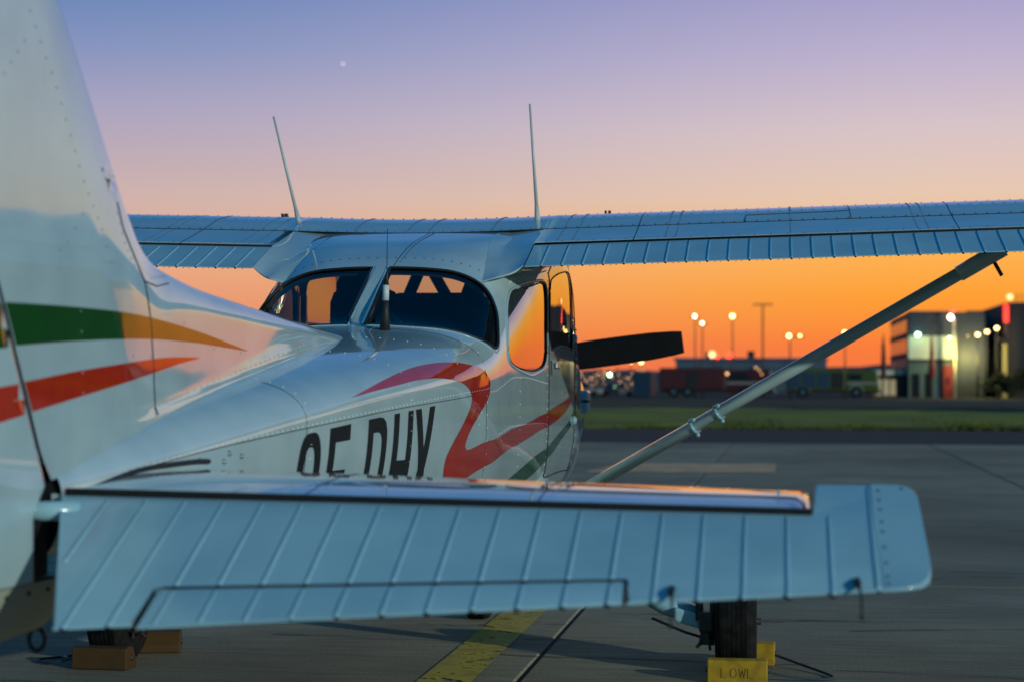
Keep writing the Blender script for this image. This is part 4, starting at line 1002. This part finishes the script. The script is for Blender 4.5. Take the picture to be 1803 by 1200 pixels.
# ------------------------------------------------------------------ lamps and masts across the field (placed from their measured bearing and distance)
mat('mast', (.16, .09, .06), .7, noise=(5, (.07, .04, .035), .2, 4)); mat('pale_pole', (.55, .5, .35), .6)
def mast(x, Y, h, label, lamp, r=.22, double=False, pr=.09, cat='floodlight mast', name='floodlight_mast', grp='lamp masts beyond the grass'):
    t = thing(name, label, cat, (x, Y, gz(Y)), grp)
    bm = bmesh.new(); tube(bm, [(0, 0, 0), (0, 0, h)], [pr, pr*.6], 10); frombm('pole', bm, 'mast', t, True)
    xs = (-.02,) if not double else (-.1, 1.0)
    bm = bmesh.new(); box(bm, min(xs)-.45, max(xs)+.45, -.15, .15, h-.08, h+.06); frombm('crossarm', bm, 'mast', t)
    for i, q in enumerate(xs):
        bm = bmesh.new(); ball(bm, (q, -.28, h+.05), .72*r*(1 if i == 0 else .6), 12, 8); frombm('lamp', bm, lamp, t, True)
    return t
mast(-6.25, 190, 8.15, 'tall lit lamp mast, leftmost of the row beyond the grass', 'lamp_white', .20)
mast(-5.50, 190, 7.45, 'slightly shorter lit lamp mast just right of the leftmost one', 'lamp_white', .17)
mast(-2.46, 190, 8.15, 'tall lit lamp mast standing above the red fire engine', 'lamp_yellow', .30)
mast(3.30, 190, 6.15, 'low lamp mast with a double yellow lamp, left of the aeroplane strut', 'lamp_yellow', .28, True, .11)
mast(8.78, 190, 6.45, 'lit lamp mast standing right at the upper edge of the aeroplane strut', 'lamp_yellow', .28, pr=.09)
t = thing('floodlight_mast', 'unlit tall mast with a T-shaped crossarm', 'floodlight mast', (.58, 190, gz(190)), 'lamp masts beyond the grass')
tubeo('pole', 'mast', t, [(0, 0, 0), (0, 0, 9.4)], [.11, .08], 10)
bm = bmesh.new(); box(bm, -.8, .8, -.05, .05, 9.38, 9.46); frombm('crossarm', bm, 'mast', t)
for q in (-.85, -.35, .35, .85): boxo('lamp_head', 'mast', t, q-.13, q+.13, -.15, .1, 9.25, 9.42)
for (x, Y, z, lamp, r, lab) in ((-15.1, 192, 1.75, 'lamp_green', .15, 'low greenish-white lamp by the far car park, left one'), (-12.45, 192, 1.72, 'lamp_white', .16, 'low warm lamp just left of the blue container'),
        (-12.9, 192, 3.15, 'lamp_yellow', .20, 'small amber lamp at the skyline under the propeller tip, left of two'), (-11.85, 192, 3.1, 'lamp_yellow', .20, 'small amber lamp at the skyline under the propeller tip, right of two'),
        (-16.6, 192, 2.95, 'lamp_yellow', .13, 'tiny amber lamp at the skyline beside the cowling, left of two'), (-16.1, 192, 2.95, 'lamp_yellow', .13, 'tiny amber lamp at the skyline beside the cowling, right of two'),
        (-14.3, 192, 2.95, 'lamp_dim', .15, 'dim pinkish lamp at the skyline under the propeller')):
    b = gz(Y); t = thing('area_lamp', lab, 'lamp', (x, Y, b), 'low lamps on the left of the field')
    tubeo('post', 'mast', t, [(0, 0, 0), (0, 0, z-b)], .05, 8)
    bm = bmesh.new(); ball(bm, (0, -.12, z-b), r, 12, 8); frombm('lamp', bm, lamp, t, True)
for (x, Y, z, lamp, r, lab) in ((-4.75, 300*.66, 3.9, 'lamp_dim', .36, 'pale amber roof lamp over the long flat hangar'), (-4.2, 198, 3.65, 'lamp_red', .16, 'tiny red light on the long flat hangar roof'), (-2.98, 198, 3.82, 'lamp_red', .30, 'red obstruction light on the long flat hangar roof')):
    t = thing('roof_lamp', lab, 'lamp', (x, Y, z-.5)); tubeo('post', 'mast', t, [(0, 0, -.9), (0, 0, .4)], .05, 8)
    bm = bmesh.new(); ball(bm, (0, -.1, .5), r, 12, 8); frombm('lamp', bm, lamp, t, True)
bm = bmesh.new()
for k in range(34):
    x = random.uniform(-20, -11.5); z = random.choice((.6, 1.0, 1.4, 1.7, 2.0))+random.uniform(-.15, .15); ball(bm, (x*1.25-1, 245, z), random.uniform(.03, .09), 6, 4)
for k in range(60):
    x = random.uniform(-260, 60); ball(bm, (x, 2250, random.uniform(3, 13)), random.uniform(.5, 1.1), 6, 4)
o = frombm('distant_lights', bm, 'lamp_dim', None, True); o['kind'] = 'stuff'

# ------------------------------------------------------------------ buildings
mat('navy_wall', (.022, .032, .065), .6, noise=(.6, (.018, .026, .052), .2, 4)); mat('pale_wall', (.50, .52, .46), .7, noise=(.8, (.42, .44, .4), .2, 5)); mat('teal_wall', (.07, .11, .13), .7, noise=(.8, (.05, .09, .11), .2, 5))
mat('brown_wall', (.10, .065, .07), .8, noise=(.5, (.08, .05, .06), .2, 4)); mat('dark_wall', (.02, .018, .03), .7, noise=(.5, (.015, .014, .024), .2, 4)); mat('dark_glass', (.01, .012, .02), .12, spec=.8)
mat('roof_blue', (.10, .14, .22), .6, noise=(.3, (.04, .06, .11), .2, 4)); mat('red_door', (.16, .012, .015), .6); mat('cream_wall', (.55, .50, .34), .7, noise=(.8, (.46, .42, .3), .2, 5))
b0 = gz(200)
def wallbox(nm, m, par_, *a, bev=0): return boxo(nm, m, par_, *a, bev=bev)
tb_ = thing('terminal_building', 'flat-roofed navy hangar building with a floodlit pale facade and a red door', 'building', (18.8, 205, b0))
X0, X1, Y0, Y1 = 15.05-18.8, 19.75-18.8, -15, 15
z = lambda q: q-b0
wallbox('core', 'navy_wall', tb_, X0, 22.6-18.8, Y0+.3, Y1, 0, z(8.0))
wallbox('upper_wall', 'navy_wall', tb_, X0-.02, X1, Y0, Y0+.3, z(5.6), z(8.1), bev=.03)
wallbox('floodlit_wall', 'pale_wall', tb_, X0, X1, Y0+.05, Y0+.28, z(3.35), z(5.6))
wallbox('cornice', 'dark_wall', tb_, X0-.05, X1, Y0-.15, Y0+.2, z(3.1), z(3.35))
wallbox('lower_wall', 'teal_wall', tb_, X0, X1, Y0+.05, Y0+.28, 0, z(3.1))
dr = wallbox('door', 'red_door', tb_, 18.35-18.8, 19.5-18.8, Y0-.02, Y0+.1, 0, z(2.75), bev=.03); wallbox('door_panel', 'dark_glass', dr, 18.8-18.8, 19.05-18.8, Y0-.04, Y0, z(.8), z(1.5))
for q in (15.4, 16.7): wallbox('doorway', 'dark_glass', tb_, q-18.8, q+.75-18.8, Y0, Y0+.1, 0, z(1.9), bev=.02)
for i in range(7): wallbox('wall_panel_joint', 'dark_wall', tb_, X0+.65*i+.3, X0+.65*i+.32, Y0-.012, Y0+.03, z(5.62), z(8.05))
wallbox('second_wall', 'navy_wall', tb_, X1, 22.55-18.8, Y0+.5, Y0+.8, z(5.15), z(8.0))
wallbox('lit_wall', 'cream_wall', tb_, X1, 22.55-18.8, Y0+.5, Y0+.82, 0, z(5.15))
for q in (20.6, 21.5): wallbox('wall_post', 'brown_wall', tb_, q-18.8-.05, q-18.8+.05, Y0+.4, Y0+.55, 0, z(2.2))
# receding west face: window bands between pale frames
for (a, b) in ((6.0, 7.3), (4.0, 5.4), (2.5, 3.4)):
    wallbox('window_frame', 'brown_wall', tb_, X0-.06, X0-.01, Y0+.5, Y1-.5, z(a)-.3, z(b)+.35)
    for i in range(6): wallbox('window', 'dark_glass', tb_, X0-.10, X0-.05, Y0+1.2+i*4.7, Y0+5.3+i*4.7, z(a), z(b))
def lamp_on(nm, label, x, y, zz, lamp, r, grp, col, e, tgt_r=.15, off=(0, -.6, -.1)):
    t = thing(nm, label, 'lamp', (x, y, zz), grp)
    boxo('bracket', 'dark_wall', t, -.06, .06, .0, .5, -.05, .05)
    bm = bmesh.new(); ball(bm, (0, -.08, 0), r, 12, 8, (1, .8, .8)); frombm('lamp', bm, lamp, t, True)
    if e:
        l = bpy.data.lights.new('lamp_light', 'POINT'); l.energy = e; l.color = col; l.shadow_soft_size = tgt_r
        lo = bpy.data.objects.new('lamp_light', l); COL.objects.link(lo); lo.parent = t; lo.location = off
lamp_on('wall_floodlight', 'bright green-white floodlight on the pale facade, left one', 15.95, 189.6, 5.75, 'lamp_green', .2, 'floodlights on the pale facade', (.55, 1, .5), 50, off=(0, -1.3, -.4))
lamp_on('wall_floodlight', 'dimmer greenish floodlight near the lit pole, right one', 19.05, 189.6, 5.45, 'lamp_green', .08, 'floodlights on the pale facade', (.55, 1, .5), 45, off=(0, -1.3, -.4))
lamp_on('wall_floodlight', 'yellow floodlight over the cream wall beside the lit pole', 20.9, 190.1, 5.6, 'lamp_yellow', .05, None, (1, .82, .22), 1300, off=(0, -2.2, -2.0))
pt = thing('lit_pole', 'thin lit pole before the facade with white lamp and red light on top', 'pole', (19.45, 189.0, b0))
tubeo('pole', 'pale_pole', pt, [(0, 0, 0), (0, 0, z(7.4))], .13, 10)
bm = bmesh.new(); ball(bm, (-.35, -.2, z(7.45)), .24, 12, 8); frombm('lamp', bm, 'lamp_white', pt, True)
bm = bmesh.new(); ball(bm, (-.15, -.2, z(8.2)), .26, 12, 8); frombm('red_lamp', bm, 'lamp_red', pt, True)
tubeo('lamp_arm', 'pale_pole', pt, [(0, 0, z(7.3)), (-.3, -.1, z(7.4)), (-.15, -.1, z(8.1))], .05, 6)
l = bpy.data.lights.new('pole_light', 'POINT'); l.energy = 60; l.color = (1, .8, .4); l.shadow_soft_size = .2; lo = bpy.data.objects.new('pole_light', l); COL.objects.link(lo); lo.parent = pt; lo.location = (-.5, -1.0, z(5.8))
# right-hand building
rb_ = thing('fire_station', 'dark building at the right edge with a tall red light panel and lit pillars', 'building', (35, 205, b0))
wallbox('block', 'dark_wall', rb_, 24.9-35, 30-35, -15, 6, 0, z(8.95), bev=.05)
wallbox('side_wall', 'brown_wall', rb_, 24.6-35, 24.88-35, -14.9, 6, z(4.9), z(8.9))
wallbox('wing_wall', 'brown_wall', rb_, 22.7-35, 24.6-35, 4.5, 5.5, 0, z(8.8))
for i in range(5):
    wallbox('pillar', 'cream_wall', rb_, 24.45-35, 24.8-35, -14.2+i*4.1, -12.4+i*4.1, 0, z(4.9))
    wallbox('bay_door', 'dark_wall', rb_, 24.66-35, 24.86-35, -12.4+i*4.1, -10.1+i*4.1, 0, z(4.9))
wallbox('canopy', 'dark_wall', rb_, 24.0-35, 24.9-35, -15, 5, z(5.1), z(5.4))
wallbox('red_light_panel', 'red_sign', rb_, 24.35-35, 24.85-35, -15.25, -15.0, z(6.95), z(8.75), bev=.1)
tubeo('roof_mast', 'mast', rb_, [(25.9-35, -13, z(8.9)), (25.9-35, -13, z(9.9))], .05, 6); tubeo('roof_mast', 'mast', rb_, [(26.4-35, -13, z(8.9)), (26.4-35, -13, z(9.9))], .05, 6)
bm = bmesh.new(); ball(bm, (0, 0, 0), .30, 12, 8); o = frombm('obstruction_light', bm, 'lamp_dim', None, True); o.location = (25.05, 190.5, 9.5); tag(o, 'orange obstruction light on the corner roof of the right-edge building', 'light')
for i, (x, y, zz, r, e) in enumerate(((23.55, 188.6, 6.35, .2, 60), (22.6, 188.6, 6.0, .2, 25), (21.7, 188.6, 5.7, .2, 40))):
    lamp_on('canopy_lamp', ['yellow canopy lamp nearest the right-edge dark block', 'yellow canopy lamp in the middle of the row of three', 'yellow canopy lamp nearest the cream wall, leftmost of three'][i], x, y, zz, 'lamp_yellow', r, 'yellow canopy lamps', (1, .8, .4), e, off=(.2, -.3, -.8))
    if True:
        t = [o for o in COL.objects if o.name.startswith('canopy_lamp')][-1]; tubeo('post', 'dark_wall', t, [(.0, .3, -zz+b0), (.0, .3, 0)], .09, 8)
an_ = thing('annex', 'low white annex with dimly lit windows beside the navy building', 'building', (13.1, 193, b0))
wallbox('wall', 'brown_wall', an_, -1.6, 1.9, -2, 8, 0, z(1.75)); wallbox('flat_roof', 'pale_wall', an_, -1.8, 2.0, -2.3, 8.2, z(1.75), z(2.25), bev=.04)
for i, q in enumerate((-1.2, -.5, .2)): f_ = wallbox('window', 'lit_window', an_, q, q+.55, -2.06, -1.98, .3, z(1.3))
wh = thing('hangar', 'long low flat-roofed hangar on the skyline behind the fire engines', 'building', (2, 300, gz(300)))
wallbox('wall', 'roof_blue', wh, -15.5, 8, 0, 30, 0, 4.85); wallbox('roof_edge', 'roof_blue', wh, -15.8, 8.2, -.4, 30, 4.85, 5.3, bev=.06)
for i in range(8): wallbox('hangar_door', 'teal_wall', wh, -15+i*2.8, -12.5+i*2.8, -.12, 0, 0, 3.9)
wallbox('roof_unit', 'dark_wall', wh, -10.9, -9.6, 2, 4, 5.3, 6.2); wallbox('roof_unit', 'dark_wall', wh, -4.3, -3.2, 2, 4, 5.3, 6.4)
w2 = thing('warehouse', 'far bluish warehouse low on the skyline between mast and navy building', 'building', (20, 320, gz(320)))
wallbox('wall', 'roof_blue', w2, -13, 6, 0, 20, 0, 3.3); wallbox('roof_edge', 'navy_wall', w2, -13.3, 6.3, -.4, 20, 3.3, 3.7)
for i in range(6): wallbox('window', 'dark_glass', w2, -12+i*3, -10.2+i*3, -.1, 0, 1.2, 2.2)
hg = thing('hangar', 'large dark hangar right of the view, seen only reflected in the fin', 'building', (70, 52, 0))
wallbox('wall', 'teal_wall', hg, -48.4, 60, 0, 5, 0, 5.4); wallbox('roof', 'roof_blue', hg, -48.9, 60.5, -.5, 5.5, 5.4, 5.9, bev=.05)
for i in range(5): wallbox('hangar_door', 'dark_wall', hg, -46+i*9.4, -38+i*9.4, -.15, .02, 0, 4.4, bev=.03)
# ------------------------------------------------------------------ vehicles
mat('truck_red', (.06, .010, .012), .35, coat=.4); mat('truck_dark_red', (.06, .010, .014), .5); mat('truck_yellow', (.06, .085, .010), .4, coat=.3); mat('truck_blue', (.015, .045, .09), .5); mat('truck_black', (.01, .01, .012), .6); mat('chrome', (.6, .6, .6), .25, metal=1); mat('car_grey', (.15, .15, .17), .3, coat=.5)
mat('reflective', (.25, .26, .25), .4)
def truck(name, label, x0, x1, Y, h, body, cab, grp, cabx, wheels, extra):
    t = thing(name, label, 'fire engine', ((x0+x1)/2, Y, gz(Y)+.05), grp); c = (x0+x1)/2
    boxo('chassis', 'truck_black', t, x0-c, x1-c, -1.1, 1.1, .45, .85)
    bd = boxo('body', body, t, x0-c, cabx-c-.1, -1.25, 1.25, .75, h, bev=.08)
    n_ = max(2, int((cabx-x0)/1.3)); w_ = (cabx-.1-x0)/n_
    for i in range(n_): boxo('locker_shutter', extra[i % len(extra)], bd, x0-c+i*w_+.08, x0-c+(i+1)*w_-.08, -1.29, -1.24, .95, h-.35, bev=.01)
    bm = bmesh.new(); box(bm, cabx-c, x1-c, -1.22, 1.22, .6, h-.15, bev=.12)
    for v in bm.verts:
        if v.co.z > 1.9 and v.co.x > x1-c-.6: v.co.x -= (v.co.z-1.9)*.35
    cb2 = frombm('cab', bm, cab, t)
    L = x1-cabx
    for i in range(2): boxo('cab_window', 'dark_glass', cb2, cabx-c+.25+i*L*.42, cabx-c+.1+(i+1)*L*.42, -1.25, -1.2, 1.75, h-.5, bev=.02)
    boxo('door', cab, cb2, cabx-c+L*.5, cabx-c+L*.88, -1.255, -1.215, .8, h-.45, bev=.02); boxo('bumper', 'chrome', cb2, x1-c-.1, x1-c+.18, -1.15, 1.15, .45, .75, bev=.04); boxo('stripe', 'reflective', cb2, cabx-c+.05, x1-c-.15, -1.262, -1.22, 1.35, 1.55)
    boxo('light_bar', 'truck_blue', cb2, cabx-c+L*.5, cabx-c+L*.8, -1.0, 1.0, h-.15, h+.08, bev=.04)
    bm = bmesh.new(); ball(bm, (x1-c-.05, -1.0, .95), .09, 8, 6); frombm('headlight', bm, 'reflective', cb2)
    for xw in wheels:
        bm = bmesh.new(); r_ = bmesh.ops.create_cone(bm, segments=24, radius1=.56, radius2=.56, depth=.4, cap_ends=True); bmesh.ops.rotate(bm, verts=bm.verts, matrix=Matrix.Rotation(R(90), 3, 'X')); bmesh.ops.translate(bm, verts=bm.verts, vec=(xw-c, -1.08, .56)); w1 = frombm('wheel', bm, 'tyre', t)
        bm = bmesh.new(); r_ = bmesh.ops.create_cone(bm, segments=16, radius1=.28, radius2=.22, depth=.1, cap_ends=True); bmesh.ops.rotate(bm, verts=bm.verts, matrix=Matrix.Rotation(R(90), 3, 'X')); bmesh.ops.translate(bm, verts=bm.verts, vec=(xw-c, -1.30, .56)); frombm('rim', bm, 'chrome', w1)
        bm = bmesh.new(); tube(bm, [(xw-c+.72*math.cos(a), -1.2, .56+.72*math.sin(a)) for a in np.linspace(.1, math.pi-.1, 12)], .07, 6); frombm('mudguard', bm, 'reflective' if 'yellow' in cab else 'truck_black', w1, True)
    return t
truck('fire_engine', 'dark red fire engine with a long box body beyond the grass', -9.6, 1.7, 186.5, 2.95, 'truck_dark_red', 'truck_red', 'fire engines', -3.0, (-8.2, -6.8, -1.0), ('truck_dark_red', 'truck_dark_red', 'truck_black'))
truck('fire_engine', 'yellow-green fire engine with blue lockers beyond the grass', 3.0, 12.0, 186.5, 2.85, 'truck_yellow', 'truck_yellow', 'fire engines', 8.7, (4.5, 9.7), ('truck_blue', 'truck_blue', 'truck_blue', 'truck_black'))
for (x, zz, r, m_) in ((-.1, 2.55, .10, 'lamp_dim'), (.25, 2.3, .09, 'lamp_dim'), (.5, 1.9, .08, 'lamp_dim'), (-2.9, 1.95, .16, 'lamp_dim')):
    bm = bmesh.new(); ball(bm, (x, 184.95, zz-.1), r*.8, 8, 6); o = frombm('marker_lamp', bm, m_, None, True)
    o['label'] = {.10: 'small amber lamp at the cab roof of the red fire engine', .09: 'small white lamp on the front of the red fire engine cab', .08: 'tiny lamp low on the front of the red fire engine', .16: 'dim reddish lamp behind the cab of the red fire engine'}[r]; o['category'] = 'lamp'; o['group'] = 'small lamps at the red fire engine'
ct_ = thing('container', 'dark blue shipping container left of the red fire engine', 'container', (-11.35, 187, gz(187)+.05))
boxo('shell', 'truck_blue', ct_, -.95, .95, -1.2, 4.8, .1, 2.55, bev=.03)
for i in range(8): boxo('rib', 'truck_blue', ct_, -.88+i*.23, -.78+i*.23, -1.25, -1.19, .2, 2.45)
def car(x, Y, L, m_, label):
    t = thing('parked_car', label, 'car', (x, Y, gz(Y)+.05), 'cars parked far left')
    bm = bmesh.new(); box(bm, -L/2, L/2, -.85, .85, .3, .85, bev=.12); bd = frombm('body', bm, m_, t)
    bm = bmesh.new(); box(bm, -L*.28, L*.25, -.75, .75, .82, 1.42, bev=.1)
    for v in bm.verts:
        if v.co.z > 1.1: v.co.x *= .72; v.co.y *= .9
    frombm('cabin', bm, 'dark_glass', t)
    for q in (-L*.31, L*.31):
        bm = bmesh.new(); bmesh.ops.create_cone(bm, segments=18, radius1=.33, radius2=.33, depth=.2, cap_ends=True); bmesh.ops.rotate(bm, verts=bm.verts, matrix=Matrix.Rotation(R(90), 3, 'X')); bmesh.ops.translate(bm, verts=bm.verts, vec=(q, -.8, .33)); frombm('wheel', bm, 'tyre', t)
    bm = bmesh.new(); ball(bm, (L/2-.02, -.55, .65), .08, 8, 6); frombm('headlight', bm, 'reflective', t)
    return t
car(-17.6, 188, 4.2, 'reflective', 'pale parked car close to the cowling of the aeroplane'); car(-14.6, 196, 4.2, 'car_grey', 'grey parked car between the low green lamp and the container')
# flags
for (x, Y, h0, h1, m_, lab) in ((12.45, 188, b0, 5.8, 'truck_dark_red', 'tall dark furled feather flag left of the navy building'), (17.15, 188, b0, 6.2, 'red_door', 'red-brown furled feather flag in front of the floodlit wall')):
    t = thing('feather_flag', lab, 'flag', (x, Y, h0)); tubeo('pole', 'mast', t, [(0, 0, 0), (0, 0, h1-h0)], .05, 8)
    bm = bmesh.new(); tube(bm, [(0, 0, 1.9), (.02, 0, 2.4), (.04, 0, 3.6), (.02, 0, 5.2), (0, 0, h1-h0-.1)], [.05, .42 if 'red-brown' in lab else .26, .26, .18, .03], 10, ell=(.25, (1, 0, 0))); frombm('cloth', bm, m_, t, True)
# bush by the right-hand building
mat('leaf', (.020, .028, .018), .8, noise=(4, (.03, .04, .02), .2, 3))
def bush(x, Y, w, h, lab, nm='bush'):
    t = thing(nm, lab, 'bush', (x, Y, gz(Y)), 'bushes at the right edge'); tubeo('stem', 'mast', t, [(0, 0, 0), (.05, 0, h*.5)], [.12, .05], 6)
    vs_, fs = [], []
    for k in range(1500):
        a, b, r_ = random.uniform(0, 6.28), random.uniform(-.4, 1.5), random.random()**.4; lump = 1+.25*math.sin(a*3+x)+.2*math.sin(b*5+a*2)
        c = Vector((math.cos(a)*math.cos(b)*w*r_*lump, math.sin(a)*math.cos(b)*w*.6*r_*lump, h*.45+math.sin(b)*h*.5*r_*lump)); n_ = Vector((random.gauss(0, 1), random.gauss(0, 1), random.gauss(0, 1))).normalized(); u_ = n_.orthogonal()*.13; v_ = n_.cross(u_); i0 = len(vs_)
        vs_ += [c-u_, c+v_*.6, c+u_, c-v_*.6]; fs.append((i0, i0+1, i0+2, i0+3))
    mesh('foliage', vs_, fs, 'leaf', t)
bush(23.6, 187.5, 1.5, 2.4, 'dark bush in front of the lit pillars'); bush(26.0, 187.5, 2.0, 2.9, 'larger dark bush below the red light panel, at the right edge')
# moon
bm = bmesh.new(); ball(bm, (0, 0, 0), 1.5, 20, 14); o = frombm('moon', bm, 'moonlight', None, True); o.location = (-662, 3000, 494); o['kind'] = 'structure'

# ------------------------------------------------------------------ wheel chocks
def chock(x, s, rz, w, m_, label, facing, text=None):
    t = thing('wheel_chock', label, 'wheel chock', (x, -s, 0), 'wheel chocks at the main wheels'); t.rotation_euler = (0, 0, rz)
    bm = bmesh.new(); prof = [(-.055, 0), (.055, 0), (.055, .03), (.018, .088), (-.030, .092), (-.055, .085)]
    if facing < 0: prof = [(-a, b) for a, b in prof][::-1]
    A_ = [bm.verts.new((-w/2, a, b+.001)) for a, b in prof]; B_ = [bm.verts.new((w/2, a, b+.001)) for a, b in prof]; n_ = len(prof)
    bm.faces.new(A_); bm.faces.new(B_[::-1])
    for i in range(n_): bm.faces.new((A_[i], B_[i], B_[(i+1) % n_], A_[(i+1) % n_]))
    bmesh.ops.recalc_face_normals(bm, faces=bm.faces); bmesh.ops.bevel(bm, geom=bm.edges[:], offset=.005, segments=2, affect='EDGES', profile=.5)
    frombm('block', bm, m_, t)
    for q in (-1, 1):
        bm = bmesh.new(); tube(bm, [(q*(w/2-.004), 0, .045), (q*(w/2+.006), 0, .045)], .012, 10); frombm('rope_eye', bm, 'dark_metal', t, True)
    if text:
        sx_ = {'L': [[(0, 1), (0, 0), (.7, 0)]], 'O': [[(.5+.45*math.cos(a), .5+.5*math.sin(a)) for a in np.linspace(0, 6.283, 17)]], 'W': [[(0, 1), (.25, 0), (.5, .8), (.75, 0), (1, 1)]]}
        cx = -.062
        for ch in text:
            bm = bmesh.new()
            for L_ in sx_[ch]: tube(bm, [(cx+a*.026, -.0560, .022+b*.036) for a, b in L_], .0016, 5)
            frombm('embossed_letter', bm, 'chock_mark', t); cx += .034
    return t
chock(1.295, 3.205, .01, .232, 'chock_yellow', 'yellow wheel chock with raised LOWL lettering, behind the right wheel', 1, 'LOWL')
chock(1.33, 2.725, -.03, .22, 'chock_yellow', 'yellow wheel chock mostly hidden in front of the right wheel', -1)
chock(-1.255, 3.215, -.06, .235, 'chock_shaded', 'orange wheel chock with shade painted in, behind the left wheel', 1)
chock(-1.20, 2.72, .22, .22, 'chock_shaded', 'orange wheel chock with shade painted in, in front of the left wheel, showing its end', -1)
def rope(P, lab):
    o = tubeo('chock_rope', 'rope', None, catmull(P, 6, False), .0055, 6); tag(o, lab, 'rope', 'ropes of the wheel chocks')
rope([(1.41, -3.20, .04), (1.50, -3.19, .02), (1.62, -3.16, .008), (1.665, -3.10, .007), (1.64, -3.00, .008), (1.55, -2.86, .02), (1.44, -2.74, .042)], 'dark blue rope looped between the chocks right of the right wheel')
rope([(-1.37, -3.215, .04), (-1.48, -3.19, .015), (-1.57, -3.12, .007), (-1.58, -3.04, .007), (-1.50, -2.95, .007), (-1.38, -2.80, .02), (-1.31, -2.73, .04)], 'dark rope looped between the chocks left of the left wheel')
